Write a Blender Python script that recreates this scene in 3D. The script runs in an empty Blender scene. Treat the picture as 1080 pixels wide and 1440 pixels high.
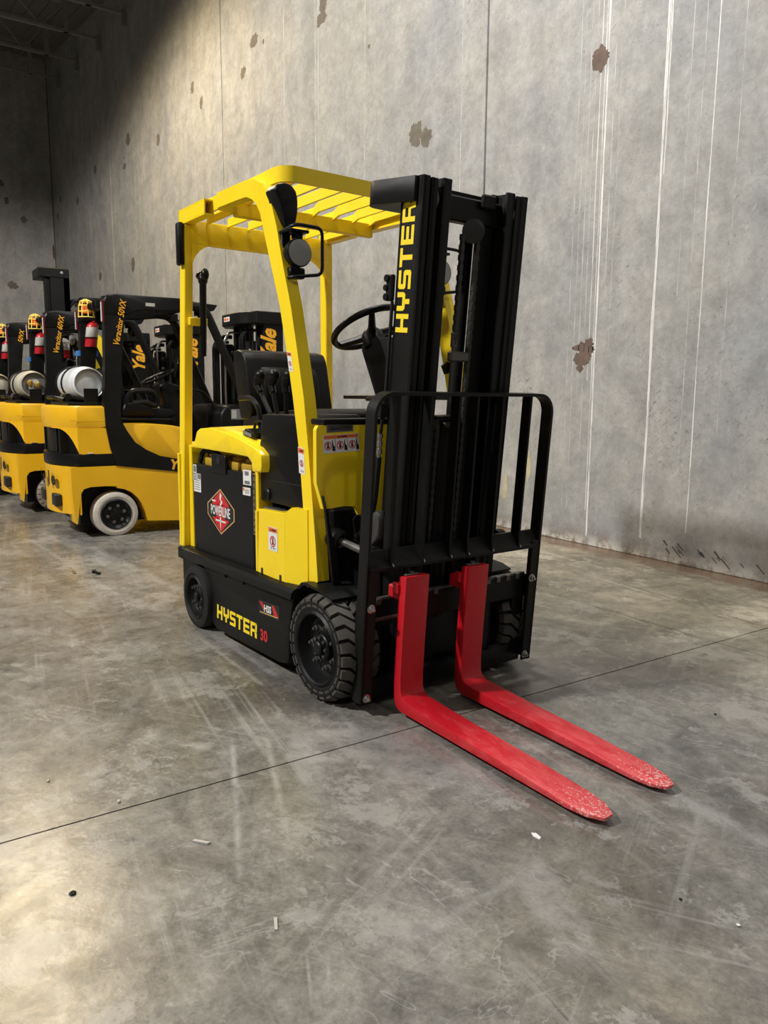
import bpy, bmesh, math, random
from mathutils import Vector, Matrix
random.seed(7)
PI = math.pi
scene = bpy.context.scene
COL = scene.collection

# ------------------------------------------------------------------ camera
CAM_YAW = math.radians(56.525)
def cam_setup():
    pi_, ro = math.radians(8.552), math.radians(0.4483)
    fw = Vector((0, math.cos(pi_), -math.sin(pi_)))
    r = Vector((1, 0, 0)); u = r.cross(fw)
    R = r * math.cos(ro) + u * math.sin(ro)
    U = -r * math.sin(ro) + u * math.cos(ro)
    W = Matrix.Rotation(CAM_YAW, 3, 'Z')
    R, U, F = W @ R, W @ U, W @ fw
    cd = bpy.data.cameras.new('camera'); co = bpy.data.objects.new('camera', cd)
    COL.objects.link(co)
    cd.sensor_fit = 'HORIZONTAL'; cd.sensor_width = 36.0
    cd.lens = 36.0 * 1079.54 / 1080.0
    cd.clip_end = 200
    m = Matrix(((R.x, U.x, -F.x, 0), (R.y, U.y, -F.y, 0), (R.z, U.z, -F.z, 1.25), (0, 0, 0, 1)))
    co.matrix_world = m
    scene.camera = co
cam_setup()

# ------------------------------------------------------------------ light
scene.view_settings.view_transform = 'Standard'
scene.view_settings.look = 'None'
scene.view_settings.gamma = 1.0
scene.view_settings.use_curve_mapping = False
scene.view_settings.exposure = 0.32
world = bpy.data.worlds.new('warehouse_ambient'); scene.world = world
world.use_nodes = True
bg = world.node_tree.nodes['Background']
bg.inputs[0].default_value = (1.0, 0.97, 0.92, 1); bg.inputs[1].default_value = 0.035

def high_bay(x, y, z, power, color, angle=172, blend=0.12, size=0.3):
    l = bpy.data.lights.new('high_bay_lamp', 'SPOT')
    l.energy = power; l.color = color; l.spot_size = math.radians(angle); l.spot_blend = blend
    l.shadow_soft_size = size
    o = bpy.data.objects.new('high_bay_lamp', l); COL.objects.link(o)
    o.location = (x, y, z)
NEUT = (1.0, 0.98, 0.945); WARM = (1.0, 0.80, 0.50)
high_bay(-13.2, 1.6, 8.4, 1300, WARM, 174, 0.6)       # warm lamp of the row next to the wall
high_bay(-3.7, 2.5, 8.4, 950, NEUT, 174)              # lamp above the electric truck
high_bay(6.5, 1.6, 8.4, 320, NEUT, 174)
high_bay(-12.0, -6.5, 8.4, 750, NEUT, 174)
high_bay(-4.6, -6.5, 8.4, 4000, NEUT, 174)
high_bay(4.5, -6.5, 8.4, 430, NEUT, 174)

# ------------------------------------------------------------------ helpers
class MB:
    """collects primitives; build() links them as ONE mesh object"""
    def __init__(s):
        s.V = []; s.F = []; s.M = []; s.mi = 0; s.xf = None
    def add(s, vs, fs):
        b = len(s.V)
        if s.xf: vs = [s.xf(Vector(v)) for v in vs]
        s.V.extend([tuple(v) for v in vs])
        for f in fs:
            s.F.append(tuple(i + b for i in f)); s.M.append(s.mi)
        return s
    def _bm(s, bm, bev=0, seg=2):
        if bev > 0:
            bmesh.ops.bevel(bm, geom=list(bm.edges), offset=bev, segments=seg, profile=0.5, affect='EDGES', clamp_overlap=True)
        bmesh.ops.recalc_face_normals(bm, faces=bm.faces)
        bm.verts.index_update()
        s.add([v.co.copy() for v in bm.verts], [[v.index for v in f.verts] for f in bm.faces])
        bm.free()
        return s
    def box(s, x0, x1, y0, y1, z0, z1, bev=0, seg=1):
        bm = bmesh.new()
        vs = [bm.verts.new(p) for p in ((x0,y0,z0),(x1,y0,z0),(x1,y1,z0),(x0,y1,z0),(x0,y0,z1),(x1,y0,z1),(x1,y1,z1),(x0,y1,z1))]
        for f in ((3,2,1,0),(4,5,6,7),(0,1,5,4),(1,2,6,5),(2,3,7,6),(3,0,4,7)): bm.faces.new([vs[i] for i in f])
        return s._bm(bm, bev, seg)
    def prism(s, pts, axis, a, b, bev=0, seg=1):
        """pts: 2D outline; axis y: (x,z), axis x: (y,z), axis z: (x,y)"""
        def P(p, t):
            if axis == 'y': return (p[0], t, p[1])
            if axis == 'x': return (t, p[0], p[1])
            return (p[0], p[1], t)
        bm = bmesh.new()
        A = [bm.verts.new(P(p, a)) for p in pts]; B = [bm.verts.new(P(p, b)) for p in pts]
        bm.faces.new(A); bm.faces.new(B[::-1])
        n = len(pts)
        for i in range(n): bm.faces.new((A[i], B[i], B[(i+1) % n], A[(i+1) % n]))
        bm.normal_update()
        if len(pts) > 4:
            bmesh.ops.triangulate(bm, faces=[f for f in bm.faces if len(f.verts) > 4])
        return s._bm(bm, bev, seg)
    def tube(s, path, r, n=8, closed=False):
        path = [Vector(p) for p in path]; N = len(path)
        rs = r if isinstance(r, (list, tuple)) else [r] * N
        vs = []; fs = []; prev = None
        for i, p in enumerate(path):
            if closed: t = (path[(i+1) % N] - path[i-1]).normalized()
            elif i == 0: t = (path[1] - p).normalized()
            elif i == N-1: t = (p - path[i-1]).normalized()
            else: t = ((path[i+1] - p).normalized() + (p - path[i-1]).normalized()).normalized()
            if prev is None:
                a = t.cross(Vector((0, 0, 1)))
                if a.length < 0.1: a = t.cross(Vector((1, 0, 0)))
            else:
                a = prev - t * prev.dot(t)
            a.normalize(); prev = a; b = t.cross(a)
            for k in range(n):
                an = 2 * PI * k / n
                vs.append(p + (a * math.cos(an) + b * math.sin(an)) * rs[i])
        for i in range(N if closed else N-1):
            j = (i+1) % N
            for k in range(n): fs.append((i*n+k, i*n+(k+1) % n, j*n+(k+1) % n, j*n+k))
        if not closed:
            fs.append(tuple(range(n))[::-1]); fs.append(tuple((N-1)*n+k for k in range(n)))
        return s.add(vs, fs)
    def lathe(s, prof, c, axis, n=32, closed=False):
        """prof: (radius, height along axis)"""
        ax = Vector({'x': (1,0,0), 'y': (0,1,0), 'z': (0,0,1)}[axis] if isinstance(axis, str) else axis).normalized()
        a = ax.cross(Vector((0,0,1)))
        if a.length < 0.1: a = Vector((1,0,0))
        a.normalize(); b = ax.cross(a); c = Vector(c)
        vs = []; fs = []; m = len(prof)
        for r, h in prof:
            for k in range(n):
                an = 2*PI*k/n
                vs.append(c + ax*h + (a*math.cos(an) + b*math.sin(an))*max(r, 1e-4))
        for i in range(m if closed else m-1):
            j = (i+1) % m
            for k in range(n): fs.append((i*n+k, i*n+(k+1) % n, j*n+(k+1) % n, j*n+k))
        return s.add(vs, fs)
    def cyl(s, p0, p1, r, n=12):
        return s.tube([p0, p1], r, n)
    def ball(s, c, rx, ry=None, rz=None, n=12):
        ry = ry or rx; rz = rz or rx; vs = []; fs = []; m = n//2
        for i in range(1, m):
            th = PI*i/m
            for k in range(n):
                vs.append((c[0]+rx*math.sin(th)*math.cos(2*PI*k/n), c[1]+ry*math.sin(th)*math.sin(2*PI*k/n), c[2]+rz*math.cos(th)))
        t = len(vs); vs += [(c[0], c[1], c[2]+rz), (c[0], c[1], c[2]-rz)]
        for i in range(m-2):
            for k in range(n): fs.append((i*n+k, (i+1)*n+k, (i+1)*n+(k+1) % n, i*n+(k+1) % n))
        for k in range(n):
            fs.append((t, k, (k+1) % n)); fs.append((t+1, (m-2)*n+(k+1) % n, (m-2)*n+k))
        return s.add(vs, fs)
    def map(s, fn):
        s.V = [tuple(fn(*v)) for v in s.V]; return s
    def build(s, name, mats, parent=None, smooth=35):
        me = bpy.data.meshes.new(name); me.from_pydata(s.V, [], s.F)
        if not isinstance(mats, (list, tuple)): mats = [mats]
        for m in mats: me.materials.append(m)
        for p, i in zip(me.polygons, s.M): p.material_index = i; p.use_smooth = smooth > 0
        bm = bmesh.new(); bm.from_mesh(me); bmesh.ops.recalc_face_normals(bm, faces=bm.faces); bm.to_mesh(me); bm.free()
        if smooth > 0: me.set_sharp_from_angle(angle=math.radians(smooth))
        o = bpy.data.objects.new(name, me); COL.objects.link(o)
        if parent: o.parent = parent
        return o

def thing(name, label, cat, loc=(0,0,0), rz=0, group=None):
    o = bpy.data.objects.new(name, None); COL.objects.link(o)
    o.location = loc; o.rotation_euler = (0, 0, rz); o.empty_display_size = 0.2
    o['label'] = label; o['category'] = cat
    if group: o['group'] = group
    return o
def tag(o, label, cat, group=None):
    o['label'] = label; o['category'] = cat
    if group: o['group'] = group
    return o
def lab(o, label): o['label'] = label; return o
def struct(o): o['kind'] = 'structure'; return o
def arc(cx, cz, r, a0, a1, n):
    return [(cx + r*math.cos(math.radians(a0+(a1-a0)*i/n)), cz + r*math.sin(math.radians(a0+(a1-a0)*i/n))) for i in range(n+1)]
def fillet(path, r, n=4):
    """rounds the inner corners of a 3D polyline"""
    P = [Vector(p) for p in path]; out = [P[0]]
    for i in range(1, len(P)-1):
        a = (P[i-1]-P[i]); b = (P[i+1]-P[i]); d = min(r, a.length*0.45, b.length*0.45)
        p0 = P[i]+a.normalized()*d; p2 = P[i]+b.normalized()*d
        for k in range(n+1):
            t = k/n; out.append(p0*(1-t)**2 + P[i]*2*t*(1-t) + p2*t*t)
    out.append(P[-1]); return out

# ------------------------------------------------------------------ materials
def mat(name, col, rough=0.5, metal=0.0, spec=0.5, bump=0, bscale=200, var=0, vscale=6, coat=0, emit=None):
    m = bpy.data.materials.new(name); m.use_nodes = True
    nt = m.node_tree; b = nt.nodes['Principled BSDF']
    b.inputs['Base Color'].default_value = (*col, 1); b.inputs['Roughness'].default_value = rough
    b.inputs['Metallic'].default_value = metal; b.inputs['Specular IOR Level'].default_value = spec
    b.inputs['Coat Weight'].default_value = coat
    if var or bump:
        tc = nt.nodes.new('ShaderNodeTexCoord')
    if var:
        n = nt.nodes.new('ShaderNodeTexNoise'); n.inputs['Scale'].default_value = vscale; n.inputs['Detail'].default_value = 6
        nt.links.new(tc.outputs['Object'], n.inputs['Vector'])
        r = nt.nodes.new('ShaderNodeMapRange'); r.inputs['From Min'].default_value = 0.3; r.inputs['From Max'].default_value = 0.7
        r.inputs['To Min'].default_value = 1-var; r.inputs['To Max'].default_value = 1+var
        nt.links.new(n.outputs['Fac'], r.inputs['Value'])
        mx = nt.nodes.new('ShaderNodeVectorMath'); mx.operation = 'SCALE'; mx.inputs[0].default_value = col
        nt.links.new(r.outputs['Result'], mx.inputs['Scale']); nt.links.new(mx.outputs['Vector'], b.inputs['Base Color'])
        r2 = nt.nodes.new('ShaderNodeMapRange'); r2.inputs['To Min'].default_value = max(0.05, rough-0.12); r2.inputs['To Max'].default_value = min(1, rough+0.12)
        nt.links.new(n.outputs['Fac'], r2.inputs['Value']); nt.links.new(r2.outputs['Result'], b.inputs['Roughness'])
    if bump:
        n2 = nt.nodes.new('ShaderNodeTexNoise'); n2.inputs['Scale'].default_value = bscale; n2.inputs['Detail'].default_value = 3
        nt.links.new(tc.outputs['Object'], n2.inputs['Vector'])
        bp = nt.nodes.new('ShaderNodeBump'); bp.inputs['Strength'].default_value = bump; bp.inputs['Distance'].default_value = 0.002
        nt.links.new(n2.outputs['Fac'], bp.inputs['Height']); nt.links.new(bp.outputs['Normal'], b.inputs['Normal'])
    if emit:
        b.inputs['Emission Color'].default_value = (*emit[0], 1); b.inputs['Emission Strength'].default_value = emit[1]
    return m
M_YEL = mat('lemon_yellow_paint', (0.93, 0.67, 0.014), 0.30, spec=0.5, var=0.03, vscale=4, bump=0.05, bscale=120)
M_AMB = mat('amber_yellow_paint', (0.78, 0.43, 0.012), 0.33, var=0.05, vscale=5, bump=0.06, bscale=90)
M_BLK = mat('black_paint', (0.005, 0.005, 0.005), 0.42, var=0.25, vscale=8, bump=0.12, bscale=300, spec=0.22)
M_CHAR = mat('charcoal_textured_paint', (0.0068, 0.0068, 0.0066), 0.45, var=0.2, vscale=6, bump=0.3, bscale=500, spec=0.22)
M_BAT = mat('black_battery_case', (0.0075, 0.0075, 0.0085), 0.40, var=0.25, vscale=3, bump=0.1, bscale=250, spec=0.22)
M_PLA = mat('black_plastic', (0.0045, 0.0045, 0.005), 0.36, bump=0.15, bscale=700, spec=0.22)
M_VIN = mat('black_vinyl', (0.005, 0.005, 0.0055), 0.42, bump=0.2, bscale=400, spec=0.22)
M_RUB = mat('tyre_rubber', (0.010, 0.0095, 0.009), 0.68, var=0.25, vscale=9, bump=0.3, bscale=250, spec=0.22)
M_TRD = mat('worn_tread_rubber', (0.055, 0.050, 0.043), 0.75, var=0.35, vscale=14, bump=0.3, bscale=250)
M_GRYR = mat('smooth_grey_rubber', (0.017, 0.017, 0.0165), 0.62, var=0.25, vscale=9, bump=0.15, bscale=200, spec=0.22)
M_WHR = mat('pale_non_marking_rubber', (0.50, 0.46, 0.40), 0.7, var=0.18, vscale=12, bump=0.2, bscale=120)
M_DRKR = mat('dusty_beige_rubber', (0.26, 0.22, 0.18), 0.8, var=0.25, vscale=12, bump=0.2, bscale=120)
M_RIM = mat('black_rim', (0.007, 0.007, 0.0075), 0.42, var=0.2, vscale=10, spec=0.22)
M_STL = mat('steel', (0.45, 0.45, 0.44), 0.32, metal=1.0)
M_DST = mat('dark_steel', (0.12, 0.115, 0.11), 0.42, metal=0.6, var=0.2, vscale=20)
M_ROD = mat('brownish_steel_rod', (0.20, 0.12, 0.10), 0.4, metal=0.7)
M_WHT = mat('white_print', (0.72, 0.72, 0.70), 0.5)
M_ORG = mat('orange_print', (0.75, 0.16, 0.03), 0.5)
M_REDP = mat('red_print', (0.55, 0.02, 0.025), 0.45)
M_INK = mat('black_print', (0.012, 0.012, 0.012), 0.5)
M_LOGO = mat('yellow_print', (0.92, 0.68, 0.02), 0.45)
M_LOGO2 = mat('amber_print', (0.85, 0.40, 0.02), 0.45)
M_GOLD = mat('gold_print', (0.55, 0.33, 0.12), 0.45)
M_GRYP = mat('grey_print', (0.16, 0.16, 0.165), 0.45)
M_TANK = mat('white_tank_enamel', (0.62, 0.64, 0.65), 0.28, var=0.06, vscale=5)
M_TANK2 = mat('dirty_cream_tank_enamel', (0.42, 0.39, 0.32), 0.45, var=0.2, vscale=7)
M_BRASS = mat('brass', (0.55, 0.36, 0.08), 0.35, metal=0.8)
M_EXT = mat('red_extinguisher_enamel', (0.50, 0.012, 0.02), 0.3)
M_TAPE = mat('blue_tape', (0.03, 0.17, 0.42), 0.5)
M_LENS = mat('orange_beacon_lens', (0.95, 0.20, 0.015), 0.25)
M_CHAIN = mat('oiled_chain_steel', (0.035, 0.033, 0.03), 0.45, metal=0.4)
M_CELL = mat('mustard_cell_plastic', (0.42, 0.26, 0.02), 0.45)
M_GLASS = mat('lamp_lens', (0.30, 0.30, 0.29), 0.25, spec=0.6)
M_REFL = mat('red_reflector', (0.11, 0.008, 0.010), 0.3)
M_PAPER = mat('dirty_paper', (0.42, 0.40, 0.36), 0.8)
M_CAGE = mat('yellow_cage_plastic', (0.88, 0.70, 0.14), 0.4)

def M_red_fork():
    m = bpy.data.materials.new('worn_red_fork_paint'); m.use_nodes = True
    nt = m.node_tree; N = nt.nodes; L = nt.links; b = N['Principled BSDF']
    tc = N.new('ShaderNodeTexCoord'); sx = N.new('ShaderNodeSeparateXYZ'); L.new(tc.outputs['Object'], sx.inputs[0])
    geo = N.new('ShaderNodeNewGeometry')
    n1 = N.new('ShaderNodeTexNoise'); n1.inputs['Scale'].default_value = 16; n1.inputs['Detail'].default_value = 8; n1.inputs['Roughness'].default_value = 0.75
    mp = N.new('ShaderNodeMapping'); mp.inputs['Scale'].default_value = (0.6, 1.6, 1.6)
    L.new(tc.outputs['Object'], mp.inputs[0]); L.new(mp.outputs[0], n1.inputs['Vector'])
    # wear grows towards the tip
    w = N.new('ShaderNodeMapRange'); w.inputs['From Min'].default_value = 0.1; w.inputs['From Max'].default_value = 1.05
    w.inputs['To Min'].default_value = -0.12; w.inputs['To Max'].default_value = 0.17
    L.new(sx.outputs['X'], w.inputs['Value'])
    ad = N.new('ShaderNodeMath'); L.new(n1.outputs['Fac'], ad.inputs[0]); L.new(w.outputs[0], ad.inputs[1])
    r1 = N.new('ShaderNodeValToRGB'); r1.color_ramp.elements[0].position = 0.46; r1.color_ramp.elements[1].position = 0.76
    r1.color_ramp.elements[0].color = (0.50, 0.005, 0.014, 1); r1.color_ramp.elements[1].color = (0.64, 0.075, 0.082, 1)
    L.new(ad.outputs[0], r1.inputs[0])
    n2 = N.new('ShaderNodeTexNoise'); n2.inputs['Scale'].default_value = 130; n2.inputs['Detail'].default_value = 8; n2.inputs['Roughness'].default_value = 0.7
    L.new(tc.outputs['Object'], n2.inputs['Vector'])
    w2 = N.new('ShaderNodeMapRange'); w2.inputs['From Min'].default_value = 0.75; w2.inputs['From Max'].default_value = 1.07
    w2.inputs['To Min'].default_value = -0.06; w2.inputs['To Max'].default_value = 0.10
    L.new(sx.outputs['X'], w2.inputs['Value'])
    ad2 = N.new('ShaderNodeMath'); L.new(n2.outputs['Fac'], ad2.inputs[0]); L.new(w2.outputs[0], ad2.inputs[1])
    r2 = N.new('ShaderNodeValToRGB'); r2.color_ramp.elements[0].position = 0.60; r2.color_ramp.elements[1].position = 0.64
    r2.color_ramp.elements[0].color = (0,0,0,1); r2.color_ramp.elements[1].color = (1,1,1,1)
    L.new(ad2.outputs[0], r2.inputs[0])
    mx = N.new('ShaderNodeMix'); mx.data_type = 'RGBA'; L.new(r2.outputs[0], mx.inputs['Factor'])
    L.new(r1.outputs[0], mx.inputs[6]); mx.inputs[7].default_value = (0.66, 0.42, 0.38, 1)
    n3 = N.new('ShaderNodeTexNoise'); n3.inputs['Scale'].default_value = 9; n3.inputs['Detail'].default_value = 9; n3.inputs['Roughness'].default_value = 0.8
    L.new(tc.outputs['Object'], n3.inputs['Vector'])
    r3 = N.new('ShaderNodeValToRGB'); r3.color_ramp.elements[0].position = 0.60; r3.color_ramp.elements[1].position = 0.72
    r3.color_ramp.elements[0].color = (0, 0, 0, 1); r3.color_ramp.elements[1].color = (.8, .8, .8, 1); L.new(n3.outputs['Fac'], r3.inputs[0])
    m3 = N.new('ShaderNodeMix'); m3.data_type = 'RGBA'; L.new(r3.outputs[0], m3.inputs['Factor']); L.new(mx.outputs[2], m3.inputs[6]); m3.inputs[7].default_value = (0.16, 0.02, 0.02, 1)
    L.new(m3.outputs[2], b.inputs['Base Color'])
    b.inputs['Roughness'].default_value = 0.42
    bp = N.new('ShaderNodeBump'); bp.inputs['Strength'].default_value = 0.25; bp.inputs['Distance'].default_value = 0.003
    L.new(ad2.outputs[0], bp.inputs['Height']); L.new(bp.outputs[0], b.inputs['Normal'])
    return m
M_RED = M_red_fork()

class NG:
    """small helper for node graphs over world position"""
    def __init__(s, name):
        s.m = bpy.data.materials.new(name); s.m.use_nodes = True; s.nt = s.m.node_tree; s.N = s.nt.nodes; s.L = s.nt.links
        s.b = s.N['Principled BSDF']; s.g = s.N.new('ShaderNodeNewGeometry').outputs['Position']
    def noise(s, scale, detail=6, rough=0.6, sc=(1,1,1), dist=0, rot=(0,0,0), loc=(0,0,0)):
        v = s.g
        if any(rot):
            mp = s.N.new('ShaderNodeMapping'); mp.inputs['Rotation'].default_value = [math.radians(a) for a in rot]; s.L.new(v, mp.inputs[0]); v = mp.outputs[0]
        mp = s.N.new('ShaderNodeMapping'); mp.inputs['Scale'].default_value = sc; mp.inputs['Location'].default_value = loc
        s.L.new(v, mp.inputs[0])
        n = s.N.new('ShaderNodeTexNoise'); n.inputs['Scale'].default_value = scale; n.inputs['Detail'].default_value = detail
        n.inputs['Roughness'].default_value = rough; n.inputs['Distortion'].default_value = dist
        s.L.new(mp.outputs[0], n.inputs['Vector']); return n.outputs['Fac']
    def rng(s, f, a, b, c, d):
        r = s.N.new('ShaderNodeMapRange'); s.put(r.inputs['Value'], f)
        for k, v in zip(('From Min','From Max','To Min','To Max'), (a, b, c, d)): r.inputs[k].default_value = v
        return r.outputs[0]
    def put(s, sock, v):
        if isinstance(v, (int, float)): sock.default_value = v
        elif isinstance(v, tuple): sock.default_value = (*v, 1)
        else: s.L.new(v, sock)
    def math(s, op, a, b=0.0):
        k = s.N.new('ShaderNodeMath'); k.operation = op; s.put(k.inputs[0], a); s.put(k.inputs[1], b); return k.outputs[0]
    def mul(s, *a):
        r = a[0]
        for x in a[1:]: r = s.math('MULTIPLY', r, x)
        return r
    def mix(s, f, a, c, bl='MIX'):
        x = s.N.new('ShaderNodeMix'); x.data_type = 'RGBA'; x.blend_type = bl
        s.put(x.inputs['Factor'], f); s.put(x.inputs[6], a); s.put(x.inputs[7], c); return x.outputs[2]
    def scale(s, c, f):
        v = s.N.new('ShaderNodeVectorMath'); v.operation = 'SCALE'; s.L.new(c, v.inputs[0]); s.put(v.inputs['Scale'], f); return v.outputs[0]
    def ramp(s, f, p0, c0, p1, c1):
        return s.mix(s.rng(f, p0, p1, 0, 1), c0, c1)
    def dot(s, v):
        d = s.N.new('ShaderNodeVectorMath'); d.operation = 'DOT_PRODUCT'; s.L.new(s.g, d.inputs[0]); d.inputs[1].default_value = v; return d.outputs['Value']
    def line(s, f, w):                 # thin contour of a noise: hairline scratches
        return s.rng(s.math('ABSOLUTE', s.math('SUBTRACT', f, .5)), w, w*.3, 0, 1)
    def track(s, x0, y0, x1, y1, w, edge=.03):
        d = Vector((x1-x0, y1-y0, 0)); l = d.length; d.normalize(); n = Vector((-d.y, d.x, 0)); c = Vector(((x0+x1)/2, (y0+y1)/2, 0))
        t = s.math('ABSOLUTE', s.math('SUBTRACT', s.dot(d), c.dot(d))); q = s.math('ABSOLUTE', s.math('SUBTRACT', s.dot(n), c.dot(n)))
        return s.mul(s.rng(t, l/2, l/2-edge*2-.02, 0, 1), s.rng(q, w/2, w/2-min(edge, w*.45), 0, 1))

def concrete_wall():
    g = NG('precast_wall_concrete')
    c = g.ramp(g.noise(.8, 5, .6, (1,1,.8), .3), .35, (.285,.29,.293), .66, (.365,.352,.325))
    c = g.scale(c, g.rng(g.noise(2.6, 12, .72, (1,1,1), .5), .34, .66, .80, 1.18))
    c = g.scale(c, g.rng(g.noise(16, 9, .8), .34, .66, .84, 1.14))
    # vertical streaks, strongest on the far panels
    c = g.scale(c, g.rng(g.noise(6, 6, .65, (1,1,.04)), .32, .68, .93, 1.06))
    # pale laitance clouds and grey trowel blushes
    c = g.mix(g.mul(g.rng(g.noise(1.6, 9, .75, loc=(4,0,2)), .55, .72, 0, 1), .45), c, (.44,.43,.41))
    c = g.mix(g.mul(g.rng(g.noise(2.1, 9, .75, loc=(1,0,7)), .56, .74, 0, 1), .40), c, (.235,.24,.245))
    # short slanted nicks
    m = g.rng(g.noise(1.1, 5, .6, loc=(0,0,3)), .46, .62, 0, 1)
    px = g.N.new('ShaderNodeSeparateXYZ'); g.L.new(g.g, px.inputs[0])
    near = g.rng(px.outputs['X'], -9, -5.5, .12, 1)
    for a, k, o in ((38, 1.0, 0), (-30, .8, 5), (72, .6, 9)):
        f = g.noise(1.0, 3, .5, (13, 1, 62), .25, (0, a, 0), (o, 0, o))
        c = g.mix(g.mul(g.rng(f, .37, .31, 0, 1), m, near, .85*k), c, (.10,.10,.098))
    c = g.mix(g.mul(g.rng(g.noise(1.0, 4, .5, (9, 1, 50), .2, (0, 52, 0), (2,0,4)), .66, .74, 0, 1), near, .5), c, (.54,.53,.51))
    c = g.mix(g.mul(g.rng(g.noise(42, 3, .55), .30, .265, 0, 1), .8), c, (.12,.118,.112))
    # brown splash at the foot
    low = g.rng(px.outputs['Z'], .16, .0, 0, 1)
    c = g.mix(g.mul(low, g.rng(g.noise(5, 8, .75), .40, .60, 0, 1)), c, (.22,.15,.10))
    c = g.mix(g.mul(g.rng(px.outputs['Z'], .10, .02, 0, 1), g.rng(g.noise(7, 8, .75, loc=(3,0,1)), .44, .54, 0, 1)), c, (.55,.53,.49))
    g.L.new(c, g.b.inputs['Base Color']); g.b.inputs['Roughness'].default_value = .75; g.b.inputs['Specular IOR Level'].default_value = .3
    bp = g.N.new('ShaderNodeBump'); bp.inputs['Strength'].default_value = .4; bp.inputs['Distance'].default_value = .006
    g.L.new(g.noise(14, 10, .75), bp.inputs['Height']); g.L.new(bp.outputs[0], g.b.inputs['Normal'])
    return g.m
M_WALL = concrete_wall()

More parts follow.
